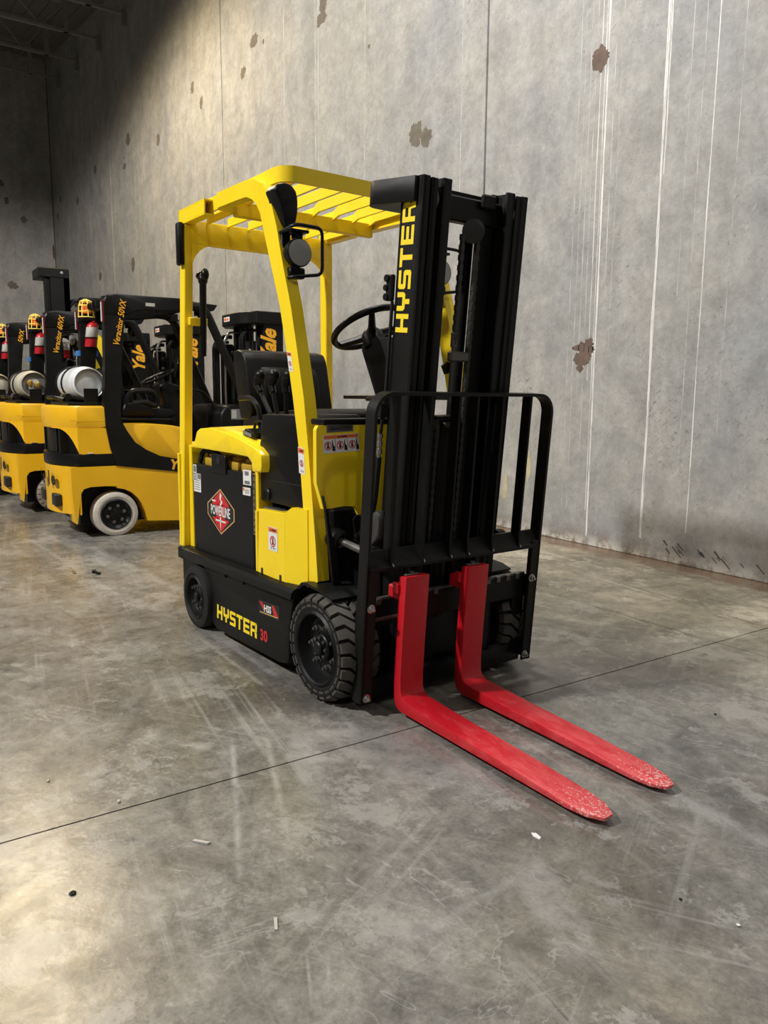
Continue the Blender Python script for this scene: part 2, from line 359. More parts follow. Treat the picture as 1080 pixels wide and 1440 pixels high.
def concrete_floor():
    g = NG('worn_floor_concrete')
    c = g.ramp(g.noise(.9, 8, .65, dist=.4), .34, (.118,.111,.097), .66, (.212,.204,.186))
    c = g.scale(c, g.rng(g.noise(3.4, 12, .74, dist=.7), .35, .65, .62, 1.36))
    c = g.scale(c, g.rng(g.noise(15, 10, .78), .35, .65, .70, 1.30))
    c = g.scale(c, g.rng(g.noise(85, 5, .7), .33, .67, .84, 1.16))
    # brown film and olive film
    c = g.mix(g.mul(g.rng(g.noise(.7, 6, .65, loc=(3,1,0)), .46, .62, 0, 1), .55), c, g.scale(c, .86))
    c = g.mix(g.rng(g.noise(.8, 5, .6, loc=(7,2,0)), .48, .66, 0, .8), c, g.mix(1.0, c, (1.05,.96,.84), 'MULTIPLY'))
    # swept directional scuffing
    for sc, rot, o, lo, hi, col, k in (((.35,13,1), 8, 0, .54, .64, (.33,.32,.30), .60), ((.4,16,1), -35, 4, .55, .65, (.33,.32,.30), .60), ((.35,12,1), 62, 8, .56, .66, (.32,.31,.295), .5),
                                       ((.3,11,1), -8, 12, .56, .67, (.075,.072,.068), .6), ((.35,14,1), 40, 16, .57, .68, (.08,.077,.072), .5)):
        f = g.rng(g.noise(1.3, 9, .72, sc, .35, (0,0,rot), (o,o,0)), lo, hi, 0, 1)
        c = g.mix(g.mul(f, g.rng(g.noise(1.5, 8, .7, loc=(o+1,o,0)), .44, .60, 0, 1), k), c, col)
    # ragged worn skin: pale and dark islands with sharp edges
    c = g.mix(g.mul(g.rng(g.noise(1.7, 13, .78, loc=(2,9,0)), .555, .575, 0, 1), .6), c, (.31,.30,.28))
    c = g.mix(g.mul(g.rng(g.noise(4.6, 13, .8, loc=(7,1,0)), .575, .595, 0, 1), g.rng(g.noise(1.1, 5, .6, loc=(1,8,0)), .46, .58, 0, 1), .5), c, (.33,.325,.305))
    c = g.mix(g.mul(g.rng(g.noise(5.2, 13, .8, loc=(3,6,0)), .585, .605, 0, 1), g.rng(g.noise(1.2, 5, .6, loc=(9,2,0)), .46, .58, 0, 1), .5), c, (.085,.082,.076))
    c = g.mix(g.mul(g.rng(g.noise(1.3, 12, .74, loc=(11,5,0)), .575, .60, 0, 1), .50), c, (.080,.077,.070))
    c = g.mix(g.mul(g.rng(g.noise(11, 9, .8, loc=(5,5,0)), .63, .67, 0, 1), g.rng(g.noise(1.2, 5, .6), .46, .58, 0, 1), .75), c, (.40,.39,.365))
    # hairline scratches
    for sc, rot, o in (((1,.35,1), 15, 0), ((.3,1,1), -20, 6), ((1,1,1), 0, 11)):
        c = g.mix(g.mul(g.line(g.noise(2.4, 5, .6, sc, .6, (0,0,rot), (o,o,0)), .0045), g.rng(g.noise(1.6, 6, .7, loc=(o,3,0)), .48, .60, 0, 1), .5), c, (.36,.35,.33))
    # wheel tracks, scuffs and broad pale and dark patches at set places
    brk = g.rng(g.noise(9, 10, .8, loc=(1,4,0)), .40, .56, .08, 1)
    pale = (.34,.335,.32); dark = (.075,.073,.070)
    for (x0, y0, x1, y1, w, k, col) in ((-3.8,1.33,-2.92,1.33,.035,.8,pale), (-3.85,1.41,-2.98,1.43,.05,.7,pale), (-2.55,1.02,-1.72,.70,.030,.8,pale), (-2.52,1.14,-1.85,.90,.035,.7,pale), (-2.45,1.24,-1.95,1.06,.12,.45,pale),
            (-1.66,2.40,-1.08,2.05,.13,.65,dark), (-1.75,2.02,-1.02,2.04,.10,.5,pale), (-1.31,.92,-1.36,1.40,.05,.4,pale), (-1.45,1.42,-1.0,1.22,.14,.45,pale), (-1.42,.735,-1.24,.655,.012,.8,pale), (-1.40,.78,-1.25,.70,.014,.7,pale), (-1.44,.83,-1.30,.77,.010,.6,pale),
            (-2.35,.50,-3.8,1.20,.05,.45,dark), (-7.8,1.25,-4.9,1.47,.20,.45,pale), (-7.2,1.05,-4.8,1.20,.06,.5,pale), (-6.6,1.42,-4.6,1.58,.10,.5,pale), (-9,.9,-5.2,1.0,.12,.4,dark),
            (-2.38,1.15,-2.10,1.62,.30,.60,(.33,.32,.30)), (-2.10,1.38,-1.72,1.62,.22,.55,(.30,.295,.28)), (-2.62,.80,-2.50,.93,.08,.9,(.42,.42,.40)), (-3.3,3.85,-2.3,3.8,.5,.3,(.30,.285,.24)), (-1.90,.20,-1.75,.38,.025,.7,dark), (-1.72,.42,-1.58,.40,.02,.6,dark), (-2.6,2.1,-2.3,2.6,.5,.35,dark)):
        c = g.mix(g.mul(g.track(x0, y0, x1, y1, w, .035), brk, k), c, col)
    # grit
    c = g.mix(g.mul(g.rng(g.noise(70, 3, .6), .30, .27, 0, 1), .7), c, (.05,.048,.045))
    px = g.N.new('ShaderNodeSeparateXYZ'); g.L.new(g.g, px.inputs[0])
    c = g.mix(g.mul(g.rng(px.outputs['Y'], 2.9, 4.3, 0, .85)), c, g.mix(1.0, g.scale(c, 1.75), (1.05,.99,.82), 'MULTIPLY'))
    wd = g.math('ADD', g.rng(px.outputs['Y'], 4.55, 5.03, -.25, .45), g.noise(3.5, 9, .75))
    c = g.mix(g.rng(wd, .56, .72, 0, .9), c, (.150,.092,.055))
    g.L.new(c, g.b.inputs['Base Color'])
    g.L.new(g.rng(g.noise(2.6, 10, .72, dist=.5), .32, .68, .17, .37), g.b.inputs['Roughness'])
    g.b.inputs['Specular IOR Level'].default_value = .55
    h = g.math('ADD', g.mul(g.noise(26, 8, .72), .6), g.noise(5, 6, .6))
    bp = g.N.new('ShaderNodeBump'); bp.inputs['Strength'].default_value = .22; bp.inputs['Distance'].default_value = .005
    g.L.new(h, bp.inputs['Height']); g.L.new(bp.outputs[0], g.b.inputs['Normal'])
    return g.m
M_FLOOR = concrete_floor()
M_JOINT = mat('joint_filler', (0.05, 0.043, 0.035), 0.9)
M_CAULK = mat('brown_caulk', (0.17, 0.13, 0.09), 0.85)
M_DECK = mat('dark_roof_deck', (0.16, 0.155, 0.145), 0.7)
M_JOIST = mat('grey_joist_steel', (0.22, 0.215, 0.20), 0.6)
M_PATCH = mat('brown_patching_mortar', (0.135, 0.115, 0.092), 0.85, var=0.2, vscale=12)
M_RUST = mat('reddish_mortar', (0.125, 0.088, 0.070), 0.85, var=0.3, vscale=15)
M_SCUFF = mat('grey_black_scuff', (0.06, 0.06, 0.06), 0.8)
M_CREAM = mat('cream_mortar', (0.48, 0.42, 0.27), 0.85, var=0.1, vscale=15)

def streak_mat(name, col, dens):
    m = bpy.data.materials.new(name); m.use_nodes = True
    nt = m.node_tree; N = nt.nodes; L = nt.links; b = N['Principled BSDF']
    b.inputs['Base Color'].default_value = (*col, 1); b.inputs['Roughness'].default_value = 0.8
    g = N.new('ShaderNodeNewGeometry'); n = N.new('ShaderNodeTexNoise'); n.inputs['Scale'].default_value = 9; n.inputs['Detail'].default_value = 7
    n.inputs['Roughness'].default_value = 0.75
    mp = N.new('ShaderNodeMapping'); mp.inputs['Scale'].default_value = (8, 1, 0.5); L.new(g.outputs['Position'], mp.inputs[0]); L.new(mp.outputs[0], n.inputs['Vector'])
    r = N.new('ShaderNodeMapRange'); r.inputs['From Min'].default_value = 0.62-0.4*dens; r.inputs['From Max'].default_value = 0.82-0.3*dens
    L.new(n.outputs['Fac'], r.inputs['Value']); L.new(r.outputs[0], b.inputs['Alpha'])
    return m
M_DRIP = streak_mat('white_grout_drip', (0.70, 0.69, 0.66), 0.95)
M_DRIPF = streak_mat('faint_grout_drip', (0.56, 0.56, 0.54), 0.80)

# ------------------------------------------------------------------ the setting
WD = 5.0364
def slab_floor():
    root = struct(MB().box(-27.5, 8, -16, WD+0.3, -0.12, -0.022).build('floor', M_JOINT, smooth=0))
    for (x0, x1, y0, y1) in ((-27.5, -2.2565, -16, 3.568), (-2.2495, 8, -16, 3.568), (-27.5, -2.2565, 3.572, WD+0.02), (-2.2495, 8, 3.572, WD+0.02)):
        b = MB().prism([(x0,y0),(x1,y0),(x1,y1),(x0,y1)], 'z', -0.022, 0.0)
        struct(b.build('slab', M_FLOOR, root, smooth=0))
    return root
slab_floor()

def ceil_z(x): return 9.99 + max(0.0, (-19.1 - x)) * 0.150 + (min(0.0, (-19.1-x))) * 0.13 if x < -11.5 else 9.0
def shell():
    wb = struct(MB().box(-26.3, 8, WD+0.035, WD+0.3, 0, 12).build('wall_back', M_CAULK, smooth=0))
    js = [-26.0, -19.30, -12.42, -5.93, 0.66, 7.9]
    panels = []
    for a, b in zip(js[:-1], js[1:]):
        p = struct(MB().box(a+0.014, b-0.014, WD, WD+0.034, 0.0, 12, 0.006).build('panel', M_WALL, wb, smooth=0)); panels.append(p)
    wl = struct(MB().box(-26.3, -26.04, -16, WD+0.03, 0, 12).build('wall_left', M_CAULK, smooth=0))
    for a, b in ((-15.9, -8.7), (-8.7, -1.7), (-1.7, WD)):
        struct(MB().box(-26.035, -26.0, a+0.014, b-0.014, 0, 12, 0.006).build('panel', M_WALL, wl, smooth=0))
    # roof
    xs = [-26.2, -19.1, -11.5, 8]
    zs = [ceil_z(-26.2), ceil_z(-19.1), 9.0, 9.0]
    pr = list(zip(xs, zs)) + [(x, z+0.12) for x, z in zip(xs[::-1], zs[::-1])]
    ce = struct(MB().prism(pr, 'y', -16, WD, 0).build('ceiling', M_DECK, smooth=0))
    ribs = MB()
    for k in range(34):
        y = WD - 0.35 - k*0.3
        ribs.prism([(-26.0, ceil_z(-26.0)-0.03), (-19.1, 9.96), (-13.0, ceil_z(-13.0)-0.03), (-13.0, ceil_z(-13)+0.01), (-19.1, 10.0), (-26.0, ceil_z(-26.0)+0.01)], 'y', y, y+0.13)
    struct(ribs.build('deck_ribs', M_DECK, ce, smooth=0))
    led = MB().prism([(-26.0, ceil_z(-26)-0.13), (-19.1, 9.86), (-13, ceil_z(-13)-0.13), (-13, ceil_z(-13)), (-19.1, 9.99), (-26, ceil_z(-26))], 'y', WD-0.09, WD-0.001)
    struct(led.build('ledger_angle', M_JOIST, ce, smooth=0))
    for x, zb in ((-15.35, 8.80), (-17.55, 9.09), (-19.69, 9.34), (-21.92, 9.62), (-24.18, 9.90)):
        zt = ceil_z(x) - 0.06
        m = MB().box(x-0.045, x+0.045, -12, WD-0.7, zt-0.06, zt+0.05)
        j = struct(m.build('joist', M_JOIST, ce, smooth=0))
        m = MB().box(x-0.04, x+0.04, -12, WD-0.02, zb, zb+0.06).box(x-0.06, x+0.06, WD-0.09, WD-0.003, zb-0.22, zb+0.09)
        struct(m.build('bottom_chord', M_JOIST, j, smooth=0))
        for k in range(10):
            y0 = WD - 0.72 - k*1.15
            struct(MB().cyl((x, y0, zt-0.03), (x, y0-0.575, zb+0.04), 0.022, 6).cyl((x, y0-0.575, zb+0.04), (x, y0-1.15, zt-0.03), 0.022, 6).build('web', M_JOIST, j, smooth=0))
        struct(MB().box(x-0.05, x+0.05, WD-0.80, WD-0.70, zb, zt).build('end_strut', M_JOIST, j, smooth=0))
    # cross bridging between the joists
    br = MB()
    for (xa, za), (xb, zb_) in (((-17.55, 9.09), (-19.69, 9.34)), ((-19.69, 9.34), (-21.92, 9.62)), ((-21.92, 9.62), (-24.18, 9.90))):
        for y in (2.75, -0.6):
            br.cyl((xa, y, za+0.03), (xb, y, ceil_z(xb)-0.1), 0.02, 6).cyl((xa, y, ceil_z(xa)-0.1), (xb, y, zb_+0.03), 0.02, 6)
    struct(br.build('bridging', M_JOIST, ce, smooth=0))
    return wb, panels, wl
WB, PANELS, WL = shell()

def blotch(x, z, w, h, seed, m, parent, name='patch', plane='y', at=WD, jag=0.35):
    rnd = random.Random(seed); n = 36; pts = []; lob = [rnd.uniform(-.10, .10) for _ in range(3)] + [rnd.uniform(-.07, .07) for _ in range(4)]
    for i in range(n):
        a = 2*PI*i/n; r = 1 - jag*rnd.random()*(.35 if i % 2 else .75) + sum(l*math.sin((k+2)*a+seed) for k, l in enumerate(lob))
        pts.append((x + 0.5*w*math.cos(a)*r, z + 0.5*h*math.sin(a)*r))
    b = MB()
    h = .0008 + .0004*(seed % 5)
    if plane == 'y': b.prism(pts, 'y', at-h, at+0.004)
    else: b.prism([(p[0], p[1]) for p in pts], 'x', at-0.004, at+0.0012)
    return struct(b.build(name, m, parent, smooth=0))
def panel_of(x):
    for i, (a, b) in enumerate(((-26, -19.3), (-19.3, -12.42), (-12.42, -5.93), (-5.93, .66), (.66, 7.9))):
        if a <= x < b: return PANELS[i]
sd = 1
for (x, z, w, h, m) in ((-9.08, 6.04, .20, .22, 0), (-9.12, 5.90, .26, .16, 0), (-11.15, 6.36, .30, .19, 0), (-11.56, 6.06, .20, .18, 0), (-13.74, 6.51, .17, .22, 0), (-13.33, 6.15, .17, .22, 0),
    (-17.76, 6.70, .32, .27, 0), (-15.7, 6.17, .22, .23, 0), (-18.11, 6.23, .28, .13, 0), (-18.1, 6.40, .10, .07, 0), (-20.69, 6.75, .32, .22, 0),
    (-7.06, 4.01, .26, .27, 0), (-6.88, 3.93, .22, .20, 0), (-4.55, 3.92, .20, .19, 1), (-4.57, 1.66, .22, .15, 1), (-4.60, 1.58, .20, .14, 1), (-4.53, 1.71, .10, .08, 1), (-4.62, 1.50, .08, .07, 1),
    (-17.75, 4.09, .30, .34, 0), (-20.67, 4.20, .28, .26, 0), (-22.75, 6.41, .28, .21, 0), (-24.9, 6.88, .26, .19, 0), (-25.42, 6.5, .26, .19, 0),
    (-10.83, 6.24, .06, .07, 1), (-8.0, 5.2, .06, .05, 0), (-5.50, 0.40, .07, .30, 2), (-5.19, 0.62, .06, .30, 2), (-5.62, 0.52, .04, .22, 2)):
    blotch(x, z, w, h, sd, (M_PATCH, M_RUST, M_CREAM)[m], panel_of(x)); sd += 1
for (y, z, w, h) in ((3.75, 6.88, .14, .24), (4.19, 6.40, .20, .22), (3.78, 4.46, .30, .26), (3.62, 7.35, .2, .2)):
    blotch(y, z, w, h, sd, M_PATCH, WL.children[2], plane='x', at=-26.0); sd += 1
blotch(4.985, 5.55, .07, .55, 77, M_RUST, WL.children[2], plane='x', at=-26.0)

def drip(x, z0, z1, w, m, seed):
    rnd = random.Random(seed); n = 26; L = []; R = []
    ox = 0
    for i in range(n+1):
        z = z0 + (z1-z0)*i/n; ox += rnd.uniform(-.003, .003)
        ww = w*rnd.uniform(.45, 1.15)
        L.append((x+ox-ww/2, z)); R.append((x+ox+ww/2, z))
    b = MB(); vs = []; fs = []
    for (a, c) in zip(L, R): vs += [(a[0], WD-0.0008, a[1]), (c[0], WD-0.0008, c[1])]
    for i in range(n): fs.append((2*i, 2*i+1, 2*i+3, 2*i+2))
    b.add(vs, fs); o = struct(b.build('drip', m, panel_of(x), smooth=0)); return o
for i, (x, z0, z1, w, f) in enumerate(((-3.905, .15, 8.8, .026, 0), (-3.885, 2.9, 8.8, .012, 0), (-4.46, .08, 8.8, .020, 0), (-4.49, .3, 8.8, .010, 0), (-4.535, 1.4, 8.8, .010, 0),
    (-4.585, .8, 8.8, .008, 1), (-4.64, 1.2, 8.8, .010, 1), (-4.70, .3, 8.8, .008, 1), (-4.76, .3, 5.5, .006, 1), (-4.39, 2.0, 8.8, .008, 1), (-4.33, 1.0, 8.8, .006, 1),
    (-3.50, .25, 8.8, .012, 0), (-3.60, .7, 8.8, .007, 1), (-3.70, 2, 8.8, .006, 1), (-3.30, 1, 8.8, .006, 1), (-10.2, 2.2, 7.5, .02, 1), (-9.29, 3.0, 8.8, .02, 1), (-9.2, 3.0, 8.8, .015, 1), (-6.30, 2.5, 8.8, .012, 1), (-8.1, 3, 8.8, .015, 1))):
    drip(x, z0, z1, w, M_DRIPF if f else M_DRIP, 100+i)
# black scuffs at the foot of the wall
for i in range(16):
    rnd = random.Random(300+i); x = -3.72 + rnd.uniform(0, .82); z = .135 - (x+3.72)*.03 + rnd.uniform(-.03, .03); l = rnd.uniform(.3, 1.1); w_ = rnd.uniform(.3, 1.2)
    b = MB().prism([(x, z), (x+.085*l, z-.075*l), (x+.085*l+.010*w_, z-.072*l), (x+.012*w_, z+.006*w_)], 'y', WD-0.0009, WD+0.002)
    struct(b.build('scuff', M_SCUFF, panel_of(x), smooth=0))

# litter on the floor
def pebble(x, y, r, m, label, seed, flat=.5, name='pebble', cat='pebble'):
    rnd = random.Random(seed); b = MB().ball((0, 0, r*flat*.9), r, r*.8, r*flat, 8)
    b.map(lambda a, c, d: (a*rnd.uniform(.75, 1.15), c*rnd.uniform(.75, 1.15), max(0.0, d*rnd.uniform(.8, 1.1))))
    o = b.build(name, m); o.location = (x, y, 0); tag(o, label, cat); return o
o = MB().tube([(-.035, 0, .010), (.03, .008, .010), (.05, .02, .012)], .009, 6).box(-.05, -.02, -.014, .012, 0, .022, .003).build('bolt', M_BLK); o.location = (-5.52, 1.22, 0)
tag(o, 'small black bolt lying on the floor near the row of amber trucks', 'bolt')
o = MB().prism([(-.05, -.006), (.04, -.012), (.055, .006), (-.03, .012)], 'z', 0, .004).build('wood_chip', M_ROD, smooth=0); o.location = (-5.64, 1.10, 0)
tag(o, 'flat brown wood chip lying beside the black bolt', 'chip')
o = MB().prism([(-.026, -.004), (.022, -.006), (.028, .003), (-.022, .006)], 'z', 0, .005).build('wood_splinter', M_PAPER, smooth=0); o.location = (-1.953, .681, 0); o.rotation_euler = (0, 0, .75)
tag(o, 'pale wood splinter on the floor just in front of the saw cut joint', 'splinter')
o = MB().prism([(-.022, -.003), (.022, -.005), (.024, .002), (-.02, .005)], 'z', 0, .004).build('wood_splinter', M_PAPER, smooth=0); o.location = (-1.53, .711, 0); o.rotation_euler = (0, 0, -.35)
tag(o, 'pale wood splinter alone on the floor, nearest the camera', 'splinter')
o = MB().prism([(-.020, -.004), (-.004, -.010), (.018, -.004), (.012, .006), (-.012, .007)], 'z', 0, .002).build('paint_flake', M_WHT, smooth=0); o.location = (-1.463, 1.504, 0); o.rotation_euler = (0, 0, -.1)
tag(o, 'white paint flake on the floor beside the near red fork tip', 'flake')
pebble(-2.555, .385, .007, M_CREAM, 'cream pebble on the floor behind the saw cut joint', 5)
pebble(-1.911, .33, .012, M_RUB, 'flat black scrap on the floor beside the warm lamp reflection', 6, .25, 'rubber_scrap', 'scrap')
pebble(-.924, 1.641, .006, M_WHT, 'tiny white pebble on the floor beyond the red fork tips', 7)
pebble(-1.06, 1.607, .005, M_RUB, 'tiny black pebble on the floor beyond the red fork tips', 8)
pebble(-1.702, 2.724, .006, M_RUB, 'tiny black pebble on the floor between forks and wall', 9)
pebble(-2.301, .544, .008, M_PAPER, 'greyish crumb of concrete sitting at the saw cut joint', 10)

# ------------------------------------------------------------------ lettering
def strokes(ch):
    t = .23; W = .86
    c = .10
    R = lambda x0, z0, x1, z1: [(x0,z0),(x1,z0),(x1,z1),(x0,z1)]
    if ch == 'H': return [R(0,0,t,1), R(W-t,0,W,1), R(t,.39,W-t,.61)], W
    if ch == 'Y': return [R(W/2-t/2,0,W/2+t/2,.42), [(0,.50),(.10,.36),(W-.10,.36),(W,.50),(W,.58),(0,.58)], R(0,.57,t,1), R(W-t,.57,W,1)], W
    if ch == 'S': return [[(0,0),(W-c,0),(W,c),(W,.205),(0,.205)], R(W-t,.2,W,.40), [(c,.395),(W,.395),(W,.51),(W-c,.605),(0,.605),(0,.49)], R(0,.60,t,.80), [(0,.795),(W,.795),(W,1),(c,1),(0,1-c)]], W
    if ch == 'T': return [R(0,.79,W,1), R(W/2-t/2,0,W/2+t/2,.80)], W
    if ch == 'E': return [R(0,0,t,1), R(t,0,W,.21), R(t,.395,W*.93,.605), R(t,.79,W,1)], W
    if ch == 'R': return [R(0,0,t,1), [(t,.79),(W-c,.79),(W-c,1),(t,1)], [(W-t,.45),(W-c,.36),(W,.45),(W,1-c),(W-c,1),(W-t,1)], R(t,.36,W-c,.55), [(W-t-.02,0),(W,0),(W,.28),(W-c,.40),(W-t-.06,.38)]], W
    return [], .5
def block_text(word, origin, xd, yd, nrm, size, m, parent, name='lettering', squash=1.0, gap=.14, thick=.0006):
    """block letters as thin vinyl: xd reading direction, yd up, nrm outward"""
    o = Vector(origin); xd = Vector(xd).normalized(); yd = Vector(yd).normalized(); nv = Vector(nrm).normalized()
    b = MB(); x = 0
    for ch in word:
        st, w = strokes(ch)
        for poly in st:
            n = len(poly); vs = []
            for h in (0, thick):
                for (px, pz) in poly: vs.append(o + xd*((x+px)*size*squash) + yd*(pz*size) + nv*h)
            fs = [tuple(range(n))[::-1], tuple(range(n, 2*n))] + [(i, (i+1) % n, n+(i+1) % n, n+i) for i in range(n)]
            b.add(vs, fs)
        x += w + gap
    return b.build(name, m, parent, smooth=0)
def font_text(body, origin, xd, yd, size, m, parent, name='lettering', bold=.0, shear=0, squash=1.0, spacing=1.0, align='LEFT', res=2):
    cu = bpy.data.curves.new('lettering', 'FONT'); cu.body = body; cu.size = size; cu.offset = bold*size; cu.shear = shear
    cu.extrude = .0003; cu.resolution_u = res; cu.align_x = align; cu.space_character = spacing
    t = bpy.data.objects.new('lettering_source', cu); COL.objects.link(t)
    dg = bpy.context.evaluated_depsgraph_get()
    me = bpy.data.meshes.new_from_object(t.evaluated_get(dg))
    bpy.data.objects.remove(t)
    xd = Vector(xd).normalized(); yd = Vector(yd).normalized(); n = xd.cross(yd); og = Vector(origin)
    for v in me.vertices: v.co = og + xd*(v.co.x*squash) + yd*v.co.y + n*v.co.z
    me.materials.clear(); me.materials.append(m); me.name = name
    o = bpy.data.objects.new(name, me); COL.objects.link(o)
    if parent: o.parent = parent
    return o
class Flat:
    """thin printed sheets on a plane: coordinates a (reading) and b (up) in metres"""
    def __init__(s, origin, xd, yd): s.o = Vector(origin); s.x = Vector(xd).normalized(); s.y = Vector(yd).normalized(); s.n = s.x.cross(s.y); s.m = MB(); s.mats = []; s.lv = 0
    def poly(s, pts, m, lift=1):
        if m not in s.mats: s.mats.append(m)
        s.m.mi = s.mats.index(m); n = len(pts)
        h0, h1 = 0, .0004*lift
        vs = [s.o + s.x*p[0] + s.y*p[1] + s.n*h for h in (h0, h1) for p in pts]
        s.m.add(vs, [tuple(range(n))[::-1], tuple(range(n, 2*n))] + [(i, (i+1) % n, n+(i+1) % n, n+i) for i in range(n)]); return s
    def rect(s, a0, b0, a1, b1, m, lift=1): return s.poly([(a0,b0),(a1,b0),(a1,b1),(a0,b1)], m, lift)
    def ring(s, a, b, r, w, m, lift=1, n=14):
        for i in range(n):
            t0, t1 = 2*PI*i/n, 2*PI*(i+1)/n
            s.poly([(a+r*math.cos(t0), b+r*math.sin(t0)), (a+r*math.cos(t1), b+r*math.sin(t1)), (a+(r-w)*math.cos(t1), b+(r-w)*math.sin(t1)), (a+(r-w)*math.cos(t0), b+(r-w)*math.sin(t0))], m, lift)
        return s
    def build(s, name, parent): return s.m.build(name, s.mats, parent, smooth=0)
def warning_decal(origin, xd, yd, w, h, parent, cells=1):
    f = Flat(origin, xd, yd); f.rect(0, 0, w, h, M_WHT, 1)
    f.rect(.03*w, h*.78, .97*w, h*.97, M_ORG, 2)
    f.poly([(.20*w, h*.80), (.30*w, h*.80), (.25*w, h*.93)] if cells == 1 else [(.40*w, h*.81), (.46*w, h*.81), (.43*w, h*.94)], M_INK, 3)
    f.rect(.36*w if cells == 1 else .48*w, h*.84, .85*w if cells == 1 else .66*w, h*.91, M_INK, 3)
    cw = w/cells
    for k in range(cells):
        a = cw*(k+.5) if cells == 1 else cw*(k+.40); r = min(cw*.30, h*.24); b = h*.40
        f.ring(a, b, r, r*.2, M_REDP, 4)
        f.poly([(a-r*.35, b-r*.6), (a+r*.3, b-r*.6), (a+r*.25, b+r*.35), (a-r*.2, b+r*.35)], M_INK, 2); f.ring(a+r*.05, b+r*.55, r*.2, r*.2, M_INK, 2, 8)
        d = r*.72; f.poly([(a-d, b+d*.85), (a-d*.85, b+d), (a+d, b-d*.85), (a+d*.85, b-d)], M_REDP, 3)
        if cells > 1:
            f.poly([(cw*(k+.74), h*.10), (cw*(k+.96), h*.10), (cw*(k+.96), h*.34), (cw*(k+.86), h*.40), (cw*(k+.78), h*.70), (cw*(k+.74), h*.70)], M_INK, 2)
            if k: f.rect(cw*k-.0012, .03*h, cw*k+.0012, h*.77, M_GRYP, 2)
        else:
            for q in (.3, .5, .68): f.rect(w*q, h*.07, w*(q+.07), h*.15, M_INK, 2)
    return f.build('warning_decal', parent)

# ------------------------------------------------------------------ wheels
def tyre_wheel(name, parent, c, r, w, side, rim_r, mats, lugs=0, nuts=6, dish=.05, hub=.06, bolts=0):
    """wheel standing on axis y; side = -1: outer face looks to -y"""
    cx, cy, cz = c                      # cy: outer face
    s = side; T = lambda h: -s*h        # inward offset along y
    o_mb = MB(); rt = r - (0.020 if lugs else 0)
    prof = [(rim_r, .006), (rim_r+.012, 0), (rt-.030, 0.0), (rt-.010, .008), (rt, .026), (rt, w-.026), (rt-.010, w-.008), (rt-.030, w), (rim_r, w)]
    if lugs == 0: prof = [(rim_r, .010), (rim_r+.010, .003), (r-.045, .003), (r-.040, -.001), (r-.022, 0), (r-.006, .006), (r, .020), (r, w-.02), (r-.006, w-.006), (rim_r, w)]
    o_mb.lathe([(a, T(h)) for a, h in prof], (cx, cy, cz), 'y', 56)
    if lugs:
        o_mb.lathe([(rim_r+.030, T(-.002)), (rim_r+.040, T(-.002)), (rim_r+.040, T(.004)), (rim_r+.030, T(.004))], (cx, cy, cz), 'y', 56, True)
        o_mb.mi = 1
        for k in range(lugs):
            for half in (0, 1):
                a0 = 2*PI*(k + .5*half)/lugs; da = 2*PI/lugs*.40
                ys = (.000, .030, w*.5-.004) if half == 0 else (w, w-.030, w*.5+.004)
                off = (0, .00, .16)
                vs = []
                for y_, f_ in zip(ys, off):
                    for rr, ww in ((rt-.028 if y_ in (0, w) else rt-.004, 1.0), (r-(.016 if y_ in (0, w) else 0), .88)):
                        for sg in (-1, 1):
                            an = a0 + f_*1.4 + sg*da*ww
                            vs.append((cx + rr*math.sin(an), cy + T(y_), cz + rr*math.cos(an)))
                fs = []
                for q in (0, 1):
                    b = 4*q
                    fs += [(b, b+1, b+5, b+4), (b+2, b+6, b+7, b+3), (b, b+4, b+6, b+2), (b+1, b+3, b+7, b+5)]
                fs += [(0, 2, 3, 1), (8, 9, 11, 10)]
                o_mb.add(vs, fs)
    wheel = o_mb.build(name, mats[:2], parent, smooth=30)
    rm = MB()
    rm.lathe([(rim_r+.004, T(.004)), (rim_r-.006, T(-.004)), (rim_r-.014, T(.002)), (rim_r-.022, T(dish*.6)), (rim_r-.030, T(dish*.9)), (rim_r*.72, T(dish)), (rim_r*.70, T(dish*.92)), (hub+.006, T(dish*.90)), (hub+.004, T(dish*.55)), (hub, T(dish*.48)), (hub*.62, T(dish*.46)), (hub*.56, T(dish*.20)), (hub*.46, T(dish*.12)), (.001, T(dish*.10))], (cx, cy, cz), 'y', 40)
    rm.lathe([(rim_r, T(w-.01)), (.001, T(w-.01))], (cx, cy, cz), 'y', 24)
    rim = rm.build('rim', mats[2], wheel, smooth=30)
    for k in range(nuts):
        an = 2*PI*(k+.25)/nuts; rr = rim_r*.56
        p = Vector((cx+rr*math.sin(an), cy+T(dish*.98), cz+rr*math.cos(an)))
        MB().lathe([(.020, T(-.0)), (.018, T(-.006)), (.012, T(-.008)), (.012, T(-.022)), (.007, T(-.024)), (.007, T(-.034)), (.001, T(-.034))], p, 'y', 6).build('lug_nut', M_DST, wheel)
    if bolts:
        b = MB()
        for k in range(bolts):
            an = 2*PI*k/bolts; rr = hub*.82
            b.lathe([(.007, T(0)), (.007, T(-.010)), (.001, T(-.011))], (cx+rr*math.sin(an), cy+T(dish*.48), cz+rr*math.cos(an)), 'y', 6)
        b.build('hub_bolts', M_DST, wheel)
    return wheel

